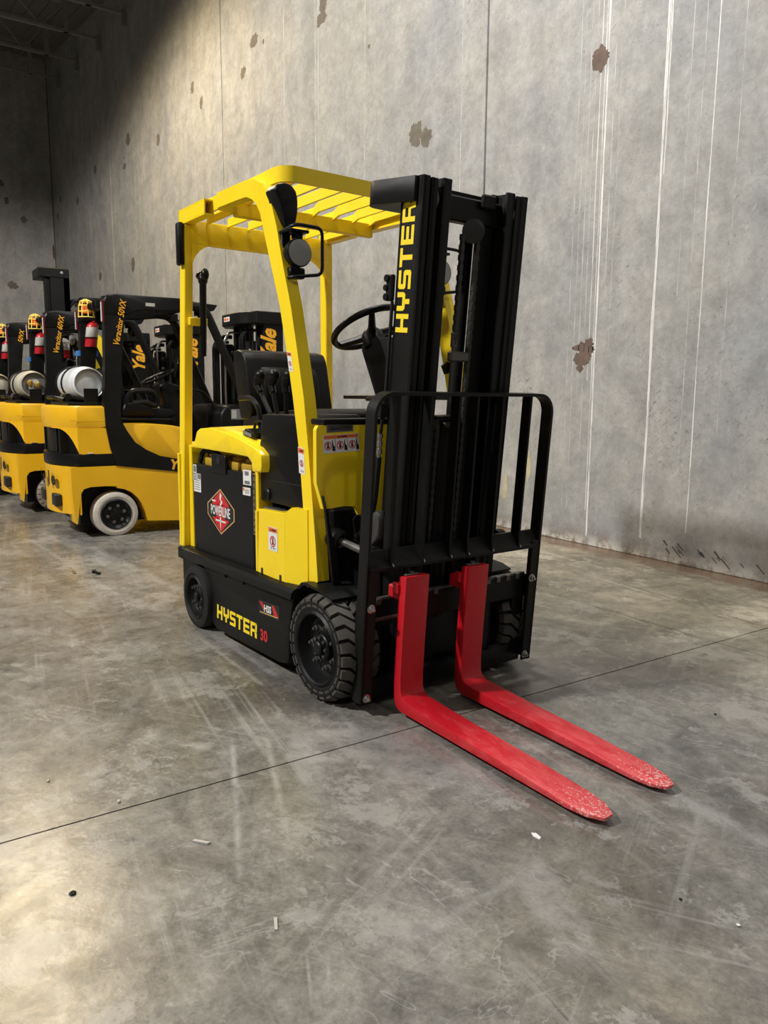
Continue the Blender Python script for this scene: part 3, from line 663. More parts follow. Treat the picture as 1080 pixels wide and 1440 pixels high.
# ------------------------------------------------------------------ the yellow electric forklift
def electric_forklift():
    T = thing('forklift', 'lemon yellow electric forklift with red forks and lowered black mast', 'forklift', (-2.4672, 1.9856, 0), math.radians(2.939))
    # --- chassis
    MB().box(-1.70, -.50, -.455, .455, .10, .36, .01).box(-.50, -.10, -.33, .33, .10, .40, .01).box(-.40, -.30, -.40, .40, .18, .26).box(-1.53, -1.44, -.42, .42, .12, .20)\
        .box(-1.72, -.20, -.45, .45, .36, .42, .01).box(-.36, -.14, -.30, .30, .40, .75, .02).build('chassis', M_BLK, T)
    for s in (-1, 1):
        # side skirt
        sk = [(-1.44,.352),(-.47,.388),(-.478,.352),(-.508,.25),(-.515,.10),(-.53,.070),(-.60,.055),(-1.27,.040),(-1.315,.052),(-1.345,.085),(-1.37,.20),(-1.405,.30)]
        y0, y1 = (-.505, -.455) if s < 0 else (.455, .505)
        k = MB().prism(sk, 'y', y0, y1, .008, 2).build('side_skirt', M_CHAR, T, 50)
        # notched hinge tabs
        for x0, x1, z in ((-1.275, -1.150, .352), (-1.08, -.945, .358)):
            MB().box(x0, x1, min(s*.500, s*.512), max(s*.500, s*.512), z-.012, z+.010, .003).build('hinge_tab', M_CHAR, k)
        # sill: bevelled rail above the skirt, arching over the drive wheel
        sec = [(-.525,.352),(-.532,.385),(-.522,.402),(-.495,.412),(-.40,.412),(-.40,.352)]
        b = MB().prism(sec if s < 0 else [(-p, q) for p, q in sec], 'x', -1.70, -.46)
        b.map(lambda x, y, z: (x + (-(z-.352)*-.6 if x > -1 else 0), y, z + .030*(x+1.70)/1.26))
        sl = b.build('sill', M_CHAR, T, 20)
        MB().box(-1.735, -1.665, min(s*.528, s*.40), max(s*.528, s*.40), .345, .412, .008).build('corner_guard', M_BLK, sl)
        # fender over the drive wheel
        f = MB(); ya, yb = sorted((s*.505, s*.33))
        pr = [(-.475,.385),(-.44,.435),(-.40,.468),(-.36,.474),(-.215,.462),(-.16,.445),(-.16,.437),(-.22,.452),(-.36,.462),(-.395,.455),(-.43,.425),(-.468,.375)]
        f.prism(pr, 'y', ya, yb); f.build('fender', M_CHAR, T, 20)
    sk = [o for o in T.children if o.name.startswith('side_skirt')][0]
    block_text('HYSTER', (-1.270, -.5055, .1035), (1, 0, .010), (.06, 0, 1), (0, -1, 0), .074, M_LOGO, sk, squash=1.035)
    font_text('30', (-.786, -.5060, .1155), (1, 0, .05), (0, 0, 1), .074, M_REDP, sk, bold=.03, squash=1.0)
    f = Flat((-.795, -.5056, .240), (1, 0, .05), (0, 0, 1)); f.rect(0, 0, .20, .068, M_INK, 1)
    f.poly([(.008,.060),(.040,.060),(.058,.022),(.050,.022)], M_REDP, 2).poly([(.128,.060),(.150,.060),(.192,.014),(.150,.014)], M_REDP, 2).rect(.012,.008,.185,.013, M_GOLD, 2)
    hs = f.build('dealer_label', sk)
    font_text('HSS', (-.742, -.5070, .262), (1, 0, .05), (0, 0, 1), .046, M_WHT, sk, bold=.03, squash=.95)
    # --- rear body
    MB().prism(arc(-1.80,-.30,.16,180,270,5)+arc(-1.80,.30,.16,90,180,5)[0:0]+[(-1.66,-.46),(-1.66,.46),(-1.80,.46)]+arc(-1.80,.30,.16,90,180,5), 'z', .34, .98, .01).build('counterweight', M_YEL, T)
    MB().box(-1.90, -1.66, -.44, .44, .16, .34, .02).build('rear_bumper', M_BLK, T)
    MB().box(-1.768, -1.744, -.500, -.478, .42, .93, .004).build('rear_trim', M_YEL, T)
    # --- battery
    bt = MB().box(-1.595, -.885, -.480, .42, .40, .885, .006).build('battery', M_BAT, T)
    MB().prism([(-1.335,.86),(-1.335,.945),(-1.325,.955),(-1.18,.955),(-1.168,.945),(-1.168,.86)], 'y', -.487, -.475, .002).build('lifting_tab', M_BAT, bt)
    MB().lathe([(.020, -.0016), (.001, -.0016)], (-1.25, -.487, .925), 'y', 14).build('tab_hole', M_INK, bt)
    for i in range(5):
        x = -1.50 + i*.145
        c = MB().box(x, x+.115, -.455, -.36, .875, .925, .012, 2).box(x+.02, x+.095, -.44, -.38, .92, .945, .010, 2).build('cell_cap', M_CELL, bt)
    cb = MB(); cb.tube(fillet([(-1.57,-.45,.89),(-1.55,-.44,.955),(-1.42,-.42,.96),(-1.38,-.40,.90)], .04), .014); cb.tube(fillet([(-1.54,-.40,.89),(-1.5,-.42,.97),(-1.2,-.38,.985),(-.95,-.36,.95)], .05), .014)
    cb.build('battery_cable', M_RUB, bt)
    f = Flat((-1.592, -.4806, .735), (1, 0, 0), (0, 0, 1)); f.rect(.005, 0, .10, .10, M_WHT).rect(0, .095, .045, .145, M_WHT).rect(0, .06, .06, .10, M_WHT)
    for q in range(5): f.rect(.012, .012+.012*q, .088, .016+.012*q, M_GRYP, 2)
    f.rect(.060, .07, .098, .098, M_GRYP, 2).rect(.006,.105,.040,.140, M_GRYP, 2); f.build('rating_label', bt)
    f = Flat((-.985, -.4806, .798), (1, 0, .02), (0, 0, 1)); f.rect(0, .030, .085, .102, M_WHT).rect(.018,.075,.06,.095,M_GRYP,2).rect(.015,.034,.07,.050,M_GRYP,2); f.rect(-.005,-.020,.075,.018,M_WHT).rect(-.003,0,.012,.016,M_ORG,2).rect(.018,-.012,.062,.010,M_PAPER,2); f.build('paper_label', bt)
    f = Flat((-.882, -.4806, .60), (1, 0, 0), (0, 0, 1)); f.rect(-.001,0,.022,.29,M_GOLD); f.rect(.001,.003,.020,.287,M_INK,2)
    for q in range(9): f.rect(.006, .015+.03*q, .015, .033+.03*q, M_GRYP, 3)
    f.build('side_strip_label', bt)
    f = Flat((-1.25, -.4808, .662), (1, 0, 0), (0, 0, 1))
    hx = lambda w, h, c: [(-w,c),(0,h),(w,c),(w,-c),(0,-h),(-w,-c)]
    f.poly(hx(.162,.118,.030), M_GOLD, 1).poly(hx(.152,.110,.028), M_INK, 2)
    f.poly([(-.095,.045),(0,.108),(.095,.045),(.10,.03),(-.10,.03)], M_REDP, 3).poly([(-.10,-.035),(.10,-.035),(.09,-.045),(0,-.106),(-.09,-.045)], M_REDP, 3).rect(-.05,-.04,.05,.04,M_REDP,3)
    f.poly([(.0,.10),(.018,.085),(.008,.065),(.028,.05),(.004,.03),(-.008,.03),(.008,.052),(-.008,.068)], M_WHT, 4).poly([(-.008,-.03),(.006,-.03),(.004,-.06),(-.003,-.10),(-.006,-.06)], M_WHT, 4)
    f.rect(-.10,.046,-.055,.054,M_WHT,4).rect(-.06,-.052,.06,-.044,M_WHT,4); f.build('maker_emblem', bt)
    font_text('POWERLINE', (-1.25, -.4832, .6405), (1, 0, 0), (0, 0, 1), .070, M_WHT, bt, bold=.02, squash=.60, align='CENTER')
    # --- hood over the battery
    hp = [(-1.620,.976),(-1.540,.990),(-1.500,1.015),(-1.475,1.060),(-1.44,1.076),(-1.294,1.088),(-1.088,1.066),(-.935,1.042),(-.80,1.010),(-.752,.985),(-.748,.930),(-.758,.905),(-.842,.902),(-.850,.945),(-.886,.968),(-1.052,.972),(-1.3,.974)]
    hd = MB().prism(hp, 'y', -.505, .47, .010, 2)
    hd.map(lambda x, y, z: (x, y, z + (.028*min(1, (y+.505)/.12) if z > 1.0 else 0)))
    hd = hd.build('hood', M_YEL, T, 40)
    MB().prism([(-1.0,1.06),(-.86,1.04),(-.70,.93),(-.70,.90),(-.9,1.0),(-1.0,1.03)], 'y', -.44, -.20, .004).build('hood_recess', M_YEL, hd)
    MB().prism([(-1.03,1.062),(-.92,1.052),(-.90,1.075),(-1.0,1.095)], 'y', -.46, -.36, .004).build('hood_latch', M_BLK, hd)
    f = Flat((-1.02, -.4605, 1.068), (1, 0, -.15), (0, 0, 1)); f.rect(.0,0,.09,.018,M_GRYP); f.build('latch_plate', hd)
    MB().tube(fillet([(-1.02,-.40,1.09),(-.98,-.41,1.13),(-.88,-.41,1.13),(-.85,-.41,1.03)], .03), .007).build('latch_lever', M_BLK, hd)
    MB().box(-.868, -.838, -.478, -.40, .42, .915, .004).box(-.846, -.826, -.492, -.45, .43, .72, .003).build('hood_pillar', M_YEL, T)
    MB().box(-.885, -.868, -.475, -.40, .42, .93).build('rubber_seal', M_RUB, T)
    # --- step panel and floor
    sp = MB()
    A = [(-.81,-.497),(-.545,-.497),(-.34,-.462),(-.34,-.40),(-.545,-.44),(-.81,-.44)]
    sp.prism([(-.812,.433),(-.548,.431),(-.548,.745),(-.795,.735)], 'y', -.499, -.44, .003)
    sp.add([(-.548,-.499,.431),(-.405,-.470,.440),(-.405,-.470,.775),(-.500,-.490,.775),(-.548,-.499,.745),(-.548,-.42,.431),(-.405,-.42,.440),(-.405,-.42,.775),(-.500,-.42,.775),(-.548,-.42,.745)],
           [(0,1,2,3,4),(9,8,7,6,5),(0,5,6,1),(1,6,7,2),(2,7,8,3),(3,8,9,4),(4,9,5,0)])
    st = sp.build('step_panel', M_YEL, T, 15)
    for x in (-.775, -.60): MB().box(x, x+.016, -.5015, -.495, .435, .462).build('panel_clip', M_INK, st)
    warning_decal((-.700,-.5000,.560), (1, 0, 0), (0, 0, 1), .085, .108, st)
    MB().box(-.80, -.43, -.47, .40, .722, .742, .004).build('floor_plate', M_DST, T)
    # --- armrest console with control levers
    cp = [(-.845,.765),(-.862,.84),(-.845,1.05),(-.835,1.13),(-.80,1.168),(-.47,1.172),(-.44,1.14),(-.44,.765)]
    co = MB().prism(cp, 'y', -.462, -.16, .022, 3).build('lever_console', M_PLA, T, 40)
    MB().lathe([(.030,-.004),(.026,-.008),(.014,-.004),(.001,-.002)], (-.775,-.462,.80), 'y', 18).build('console_knob', M_PLA, co)
    MB().prism([(-.858,.872),(-.858,.868),(-.445,.868),(-.445,.872)], 'y', -.4635, -.45).build('console_seam', M_INK, co)
    for (x, y, zt, lean) in ((-.985,-.395,1.335,-.125), (-.845,-.395,1.335,-.05), (-.712,-.395,1.330,.0)):
        p = fillet([(x-lean, y, 1.165), (x-lean*.35, y, 1.25), (x, y, zt-.035), (x+.020, y, zt)], .05)
        lv = MB().tube(p, [.011]*len(p), 8).build('control_lever', M_BLK, T)
        MB().tube(fillet([(x-lean*.25,y,1.265),(x-.004,y,1.30),(x+.004,y,zt-.02),(x+.035,y,zt+.012)],.03), [.017]*2+[.020]*(len(fillet([(0,0,0),(1,0,0),(1,1,0),(2,1,0)],.03))-4)+[.026,.022], 10).ball((x+.030,y,zt+.010),.026).build('lever_grip', M_PLA, lv)
    # --- seat
    seat = MB().prism([(-1.46,1.00),(-1.46,1.12),(-1.40,1.14),(-.86,1.19),(-.80,1.17),(-.79,1.10),(-.85,1.05)], 'y', -.25, .25, .02, 2).build('seat', M_VIN, T, 40)
    MB().prism([(-1.47,1.12),(-1.55,1.44),(-1.54,1.485),(-1.50,1.495),(-1.43,1.48),(-1.40,1.44),(-1.34,1.18),(-1.37,1.12)], 'y', -.255, .255, .025, 3).build('seat_backrest', M_VIN, seat, 40)
    MB().prism([(-1.38,1.15),(-1.43,1.40),(-1.40,1.41),(-1.35,1.36),(-1.32,1.17)], 'y', -.17, .17, .015, 2).build('lumbar_pad', M_VIN, seat, 40)
    for y in (-.30, .30):
        MB().tube(fillet([(-1.195,y*1.3,1.236),(-1.06,y*1.3,1.240),(-.985,y*1.3,1.19),(-.965,y*1.3,1.05)], .05), .0125, 8).build('hip_restraint', M_BLK, seat)
    MB().tube(fillet([(-.88,.29,1.15),(-.86,.29,1.235),(-.70,.29,1.24),(-.67,.29,1.14)], .04), .015, 8).build('grab_handle', M_BLK, T)
    MB().prism([(-1.0,1.05),(-.95,1.16),(-.80,1.20),(-.62,1.15),(-.60,1.05)], 'y', .12, .42, .02).build('console_cover', M_PLA, T)
    # --- front cowl
    cw = MB()
    cw.prism([(-.488,.90),(-.488,1.115),(-.478,1.132),(.478,1.132),(.488,1.115),(.488,.90),(.40,.62),(.22,.50),(.22,.72),(.15,.74),(-.15,.74),(-.27,.74),(-.285,.775),(-.30,.79),(-.355,.795),(-.42,.79),(-.455,.79)], 'x', -.325, -.300)
    cw.prism([(-.27,.50),(-.27,.76),(-.235,.72),(-.235,.52)], 'x', -.325, -.300)
    cw = cw.build('front_cowl', M_YEL, T, 20)
    MB().box(-.40, -.295, -.455, .485, 1.134, 1.158, .006, 2).build('dash_top', M_PLA, T)
    f = Flat((-.2995, -.440, 1.102), (0, 1, .03), (0, 0, 1)); f.rect(0, 0, .132, .034, M_GRYP); f.rect(.006,.005,.126,.029,M_DST,2).rect(.02,.012,.07,.016,M_INK,3).rect(.08,.018,.12,.022,M_INK,3); f.build('data_plate', cw)
    warning_decal((-.2995, -.455, 1.018), (0, 1, .035), (0, -.05, 1), .178, .074, cw, 3)
    MB().box(-.42, -.33, -.395, .395, .45, .78, .01).build('cowl_inner', M_BLK, T)
    # steering column
    cl = MB()
    a = Vector((-.42, .06, 1.15)); b_ = Vector((-.60, .02, 1.50))
    for (p, wx, wy) in ((a, .07, .075), (Vector((-.47,.05,1.28)), .075, .075), (Vector((-.565,.03,1.47)), .075, .06), (Vector((-.585,.025,1.50)), .06, .05)): 
        n0 = len(cl.V); cl.V += [(p.x-wx, p.y-wy, p.z-.01), (p.x+wx, p.y-wy, p.z+.02), (p.x+wx, p.y+wy, p.z+.02), (p.x-wx, p.y+wy, p.z-.01)]
    for i in range(3):
        q = 4*i
        for k in range(4): cl.F.append((q+k, q+(k+1) % 4, q+4+(k+1) % 4, q+4+k)); cl.M.append(0)
    cl.F.append((12,13,14,15)); cl.M.append(0); cl.F.append((3,2,1,0)); cl.M.append(0)
    col = cl.build('steering_column', M_PLA, T, 40)
    ax = Vector((-.47, -.10, .88)).normalized(); c = Vector((-.62, .01, 1.535))
    e1 = ax.cross(Vector((0,1,0))).normalized(); e2 = ax.cross(e1)
    ring = [c + ax*.035 + (e1*math.cos(2*PI*k/40) + e2*math.sin(2*PI*k/40))*.172 for k in range(40)]
    sw = MB().tube(ring, .0155, 10, closed=True)
    for k in range(3):
        an = 2*PI*k/3 + .55; d = e1*math.cos(an)+e2*math.sin(an)
        sw.tube([c + d*.02, c + d*.08 + ax*.012, c + d*.165 + ax*.033], [.022, .017, .013], 8)
    sw.lathe([(.055,-.06),(.05,.0),(.035,.02),(.001,.024)], c, ax, 20)
    sw.build('steering_wheel', M_PLA, col, 40)
    # --- overhead guard
    og = MB()
    inner = [(-1.244,2.143),(-1.019,2.138),(-.932,2.134),(-.880,2.115),(-.835,2.085),(-.800,2.040),(-.775,1.978),(-.739,1.887),(-.700,1.794),(-.632,1.631),(-.577,1.438),(-.526,1.240),(-.479,1.025),(-.447,.773),(-.428,.609),(-.413,.440)]
    outer = [(-1.240,2.212),(-.936,2.206),(-.850,2.192),(-.780,2.160),(-.729,2.112),(-.690,2.05),(-.651,1.959),(-.625,1.871),(-.594,1.780),(-.537,1.623),(-.486,1.434),(-.436,1.241),(-.402,1.03),(-.368,.782),(-.347,.623),(-.332,.478)]
    for s in (-1, 1):
        vs = []; fs = []; n = len(inner)
        for (p, q) in zip(inner, outer):
            for y in (s*.465, s*.408): vs += [(p[0], y, p[1]), (q[0], y, q[1])]
        for i in range(n-1):
            b = 4*i; fs += [(b, b+1, b+5, b+4), (b+2, b+6, b+7, b+3), (b, b+4, b+6, b+2), (b+1, b+3, b+7, b+5)]
        fs += [(0,2,3,1), (4*n-4, 4*n-3, 4*n-1, 4*n-2)]
        g = MB().add(vs, fs)
        lg = g.build('guard_front_leg', M_YEL, T, 25)
        if s < 0:
            warning_decal((-.478, -.4655, .925), (.98, 0, -.10), (-.08, 0, 1), .050, .112, lg)
            warning_decal((-.556, -.4655, 1.355), (.98, 0, -.15), (-.22, 0, 1), .036, .085, lg)
        # rear post, leaning in
        g = MB().box(-.033, .033, -.024, .024, 0, 1, .004)
        g.map(lambda x, y, z: (-1.748 + .055*z + x, s*(.474 - .038*z) + y, .405 + z*1.735))
        rp = g.build('guard_rear_post', M_YEL, T, 20)
        # open ended tube above the post
        y0, y1 = sorted((s*.462, s*.410))
        g = MB().box(-1.738, -1.400, y0, y1, 2.211, 2.218).box(-1.738, -1.400, y0, y1, 2.143, 2.150).box(-1.738, -1.400, y0, y0+.006, 2.148, 2.213).box(-1.738, -1.400, y1-.006, y1, 2.148, 2.213).box(-1.738, -1.73, y0, y1, 2.143, 2.218)
        tb = g.build('guard_side_tube', M_YEL, T, 30)
        # corner gusset under the tube
        gp = [(s*.425,2.06),(s*.425,1.91)] + [(s*(.275+.15*math.cos(math.radians(t))), 1.91+.142*math.sin(math.radians(t))) for t in range(15, 91, 15)] + [(s*.275,2.06)]
        MB().prism(gp, 'x', -1.70, -1.66).build('corner_gusset', M_YEL, rp, 20)
    g = MB()
    # front band with round corners, returning along both sides
    fo = [(-1.68,-.415)] + [(-.76+.075*math.sin(math.radians(t)), -.34-.075*math.cos(math.radians(t))) for t in range(0, 91, 15)]
    fo = fo + [(x, -y) for x, y in fo[::-1]]
    vs = []; fs = []
    def inset(p, d): return (p[0]-d if p[0] > -1.6 and abs(p[1]) < .41 else p[0], p[1] - math.copysign(d if abs(p[1]) > .3 else 0, p[1]))
    for p in fo:
        q = inset(p, .014)
        vs += [(p[0],p[1],2.165),(p[0],p[1],2.232),(q[0],q[1],2.165),(q[0],q[1],2.232)]
    for i in range(len(fo)-1):
        b = 4*i; fs += [(b,b+1,b+5,b+4),(b+2,b+6,b+7,b+3),(b+1,b+3,b+7,b+5),(b,b+4,b+6,b+2)]
    fs += [(0,2,3,1), (4*len(fo)-4, 4*len(fo)-3, 4*len(fo)-1, 4*len(fo)-2)]
    g.add(vs, fs)
    deck = g.build('guard_deck_frame', M_YEL, T, 40)
    for (y, r) in ((-.275,.008),(-.235,.012),(-.20,.007),(-.09,.006)): MB().lathe([(r,.0015),(.001,.0015)], (-.6855, y, 2.205 if r < .01 else 2.20), 'x', 10).build('bolt_hole', M_LOGO, deck)
    MB().box(-1.20, -1.165, -.405, .405, 2.10, 2.165, .005).box(-1.36, -1.165, -.405, .405, 2.160, 2.170, .002).build('guard_crossbar', M_YEL, deck)
    MB().box(-1.70, -1.655, -.43, .43, 2.045, 2.165, .008, 2).build('guard_rear_beam', M_YEL, deck)
    for y in (-.333, -.212, -.090, .032, .154, .276, .385):
        b = MB().prism([(-.70,2.170),(-.70,2.222),(-1.12,2.222),(-1.165,2.200),(-1.65,2.196),(-1.65,2.150),(-1.18,2.150),(-1.11,2.170)], 'y', y-.006, y+.006, .0015)
        b.map(lambda x, yy, z: (x, yy + (z-2.195)*.08, z))
        b.build('guard_slat', M_YEL, deck, 20)
    MB().box(-1.715, -1.66, -.495, -.462, 1.93, 2.15, .012, 2).build('rear_side_light', M_PLA, T)
    MB().cyl((-1.61,-.43,2.082), (-1.655,-.43,2.082), .001).build('plug', M_YEL, T) if False else None
    # black grip handle behind the post, held by a yellow bracket
    gh = MB().tube(fillet([(-1.665,-.375,1.46),(-1.655,-.375,1.56),(-1.640,-.375,1.86)], .05), .019, 10).ball((-1.672,-.375,1.885),.030,.024,.022).ball((-1.612,-.375,1.885),.024,.022,.034).ball((-1.64,-.375,1.862),.030,.026,.034).build('grip_handle', M_PLA, T)
    MB().box(-1.675, -1.648, -.452, -.350, 1.620, 1.662, .004).build('handle_bracket', M_YEL, gh)
    # mirror
    mo = [(-.484,2.105),(-.470,2.128),(-.435,2.138),(-.405,2.132),(-.383,2.112),(-.374,2.080),(-.375,2.030),(-.384,1.985),(-.400,1.962),(-.432,1.958),(-.440,1.975),(-.452,2.030),(-.470,2.075)]
    MB().prism(mo, 'x', -.715, -.625, .022, 3).build('rear_view_mirror', M_PLA, T, 40)
    # work lights in wire guards
    for (cx, cy, cz, s) in ((-.585, -.405, 1.848, -1), (-.585, .385, 1.845, 1)):
        L = MB().lathe([(.001,-.060),(.036,-.055),(.050,-.030),(.059,.0),(.059,.022),(.054,.026)], (cx, cy, cz), 'x', 28)
        L.box(cx-.10, cx-.04, cy-.05, cy-.005, cz-.10, cz+.09, .006).box(cx-.06, cx+.03, cy-.055, cy+.045, cz+.082, cz+.094, .003).box(cx-.02,cx+.02,cy-.045,cy+.03,cz-.105,cz-.06,.006).box(cx-.02,cx+.015,cy-.015,cy+.02,cz+.06,cz+.09)
        wl = L.build('work_light', M_PLA, T, 40)
        MB().lathe([(.054,.0265),(.036,.031),(.001,.033)], (cx, cy, cz), 'x', 28).build('lens', M_GLASS, wl)
        MB().tube(fillet([(cx-.03,cy-.045,cz-.105),(cx+.045,cy-.045,cz-.105),(cx+.05,cy+.095,cz-.085),(cx+.05,cy+.095,cz+.105),(cx+.04,cy-.03,cz+.110),(cx-.03,cy-.05,cz+.09)], .03), .0075, 8).build('wire_guard', M_BLK, wl)
    MB().box(-1.5,-.55,.43,.455,1.235,1.258,.004).build('side_rail', M_BLK, T)
    MB().box(-.70,-.68,.40,.42,.95,1.42,.004).build('belt_strap', M_REDP, T)
    MB().prism([(.38,1.36),(.43,1.375),(.43,1.41),(.39,1.42),(.36,1.40)], 'x', -.53, -.515).build('hook_plate', M_BLK, T)
    # --- wheels
    tyre_wheel('drive_wheel', T, (-.248, -.532, .222), .224, .18, -1, .156, (M_RUB, M_TRD, M_RIM), lugs=24, nuts=7, dish=.060, hub=.052, bolts=8)
    tyre_wheel('drive_wheel', T, (-.248, .532, .222), .224, .18, 1, .156, (M_RUB, M_TRD, M_RIM), lugs=24, nuts=7, dish=.060, hub=.052, bolts=8)
    tyre_wheel('steer_wheel', T, (-1.495, -.535, .170), .171, .135, -1, .118, (M_GRYR, M_GRYR, M_RIM), nuts=5, dish=.045, hub=.045)
    tyre_wheel('steer_wheel', T, (-1.495, .535, .170), .171, .135, 1, .118, (M_GRYR, M_GRYR, M_RIM), nuts=5, dish=.045, hub=.045)
    # --- tilt cylinder and hoses low at the front
    for s in (-1, 1):
        tc_ = MB().lathe([(.045,-.02),(.045,.03),(.03,.045)], (-.31, s*.385, .657), (1,0,-.15), 18).lathe([(.03,-.02),(.034,0),(.03,.02)], (-.105,s*.362,.625), (0,1,0), 16).build('tilt_cylinder', M_BLK, T)
        MB().cyl((-.30, s*.385, .655), (-.10, s*.365, .625), .016, 12).build('cylinder_rod', M_DST, tc_)
    MB().prism([(-.475,.85),(-.470,.845),(-.425,.46),(-.385,.455),(-.41,.60)], 'x', -.285, -.270).build('cowl_bracket', M_BLK, T)
    mast_group(T)
    return T

# ------------------------------------------------------------------ mast, carriage, forks
def tilt(tau, du=0):
    c, s = math.cos(math.radians(tau)), math.sin(math.radians(tau))
    return lambda v: (((v[0]+du)*c + v[2]*s), v[1], v[2]*c - (v[0]+du)*s)
def mast_group(T):
    X = tilt(5.25, -.031)               # mast rails lean a little more than the backrest
    def M(): b = MB(); b.xf = X; return b
    top = 2.045
    for s in (-1, 1):
        def yy(a, b): return sorted((s*a, s*b))
        # nested rails: outer, middle, inner
        for name, ya, uf, ub, wf, tk, z0, z1, fl in (('mast_outer_rail', .270, -.060, -.190, .034, .016, .10, top, 1), ('mast_middle_rail', .232, -.056, -.165, .030, .014, .09, top-.004, 1), ('mast_inner_rail', .184, -.046, -.150, .040, .014, .08, top, 1)):
            b = M(); y0, y1 = yy(ya, ya-tk); b.box(ub, uf, y0, y1, z0, z1, .002)
            y0, y1 = yy(ya, ya-wf); b.box(uf-.018, uf, y0, y1, z0, z1, .003); b.box(ub, ub+.018, y0, y1, z0, z1, .003)
            r = b.build(name, M_CHAR if name == 'mast_outer_rail' else M_BLK, T, 25)
            if name == 'mast_outer_rail':
                if s < 0:
                    og = Vector(X(Vector((-.096, -.2706, 1.485)))); up = (Vector(X(Vector((-.096,-.2706,2.0))))-og).normalized()
                    bk = (Vector(X(Vector((-.2,-.2706,1.485))))-og).normalized()
                    block_text('HYSTER', og, up, bk, (0,-1,0), .076, M_LOGO, r, squash=1.055)
                    p = Vector(X(Vector((-.130,-.2706,.855)))); f = Flat(p, (bk*-1), up); f.rect(0,0,.026,.075,M_WHT).rect(.003,.052,.023,.072,M_ORG,2).rect(.004,.02,.012,.03,M_INK,2); f.build('warning_decal', r)
            else:
                # roller seen between the flanges near the top
                y0, y1 = yy(ya+.004, ya+.034); b = M()
                b.lathe([(.001, y0), (.045, y0), (.048, y0+.004), (.048, y1-.004), (.045, y1), (.001, y1)], (uf-.062, 0, top-.075), 'y', 24)
                b.build('mast_roller', M_DST, r)
    # rear top tie of the outer rails, with rounded ends
    pl = arc(-.300, -.245, .075, 180, 270, 6) + [(-.09,-.287),(-.088,-.270),(-.19,-.262),(-.20,.262),(-.09,.270),(-.09,.287)] + arc(-.300, .245, .075, 90, 180, 6)
    b = M(); b.prism(pl, 'z', 1.955, 2.042, .012, 2); b.map(lambda x, y, z: (x, y, z)); b.build('mast_top_tie', M_CHAR, T, 35)
    # inner crosshead and sheave
    b = M(); b.box(-.150, -.105, -.170, .170, 1.915, 2.008, .006); b.box(-.105, -.078, .052, .118, 1.975, 2.028, .006); ch = b.build('mast_crosshead', M_BLK, T)
    b = M(); b.lathe([(.001,-.018),(.012,-.020),(.014,-.014),(.034,-.014),(.044,-.018),(.044,-.011),(.036,-.006),(.036,.006),(.044,.011),(.044,.018),(.012,.02),(.001,.02)], (-.085, .012, 1.885), (.75,-.65,0), 28); b.build('chain_sheave', M_CHAIN, ch)
    # right side cover plate between sheave and rail, and lift cylinders
    b = M(); b.box(-.145, -.115, .070, .145, .25, 1.99, .004); b.build('mast_side_plate', M_CHAR, T)
    for y in (-.115, .105): 
        b = M(); b.cyl((-.215, y, .12), (-.215, y, 1.25), .034, 16).cyl((-.215, y, 1.25), (-.215, y, 1.95), .022, 14); b.build('lift_cylinder', M_BLK, T)
    b = M(); b.cyl((-.125, -.005, .30), (-.125, -.005, 1.10), .040, 18).cyl((-.125, -.005, 1.10), (-.125, -.005, 1.12), .03, 16); b.build('free_lift_cylinder', M_BLK, T)
    for (y, z0, z1) in ((-.030, 1.45, 1.88), (.050, .62, 1.88), (-.088, .60, 1.16)):
        b = M(); n = int((z1-z0)/.019)
        for k in range(n):
            z = z0 + k*.019; w = .009 if k % 2 else .0055
            b.box(-.098-.008, -.098+.008, y-w, y+w, z, z+.021)
        b.build('lift_chain', M_CHAIN, T)
    b = M(); b.box(-.11,-.09,-.042,-.018,1.44,1.50,.004); b.cyl((-.10,-.030,1.22),(-.10,-.030,1.45),.008,8); b.box(-.115,-.085,-.05,.045,1.385,1.425,.006); b.build('chain_anchor', M_DST, T)
    # hoses bundled in the middle of the mast
    for i, y in enumerate((-.058, -.040, -.022, .020)):
        b = M(); b.tube(fillet([(-.10-.01*i, y, .35), (-.10-.01*i, y, 1.06), (-.115-.01*i, y+.015, 1.145-.012*i), (-.19, y+.02, 1.10), (-.20, y+.02, .6)], .06), .011, 8); b.build('hydraulic_hose', M_RUB, T)
    b = M(); b.box(-.16,-.10,-.09,.05,1.145,1.165,.004); b.cyl((-.12,-.06,1.15),(-.12,.03,1.15),.010,8); b.build('hose_guide', M_BLK, T)
    # steel hose fittings beside the outer rail
    b = M()
    for k, (r, z0, z1) in enumerate(((.008,.985,1.005),(.013,1.005,1.025),(.008,1.025,1.035),(.013,1.035,1.055),(.009,1.055,1.07),(.013,1.07,1.085))): b.cyl((-.205,-.290,z0),(-.205,-.290,z1), r, 8)
    b.build('hose_fitting', M_STL, T)
    b = M(); b.tube(fillet([(-.205,-.290,.99),(-.215,-.29,.80),(-.235,-.30,.70),(-.28,-.32,.64)], .06), .013, 8); b.tube([(-.204,-.288,1.085),(-.196,-.28,1.28),(-.194,-.278,1.60)], .007, 8); b.box(-.222,-.19,-.305,-.272,1.15,1.21,.004); b.build('side_hose', M_RUB, T)
    b = M(); b.prism([(-.235,.64),(-.21,.76),(-.17,.78),(-.15,.74),(-.155,.66),(-.24,.58)], 'y', -.31, -.27, .012, 2); b.build('mast_bracket', M_DST, T)
    b = M(); b.box(-.232,-.19,-.288,-.268,1.60,1.70,.006).cyl((-.222,-.295,1.685),(-.222,-.27,1.685),.014,8).cyl((-.226,-.295,1.65),(-.226,-.27,1.65),.012,8).cyl((-.222,-.295,1.615),(-.222,-.27,1.615),.014,8); b.build('hose_clamp', M_BLK, T)
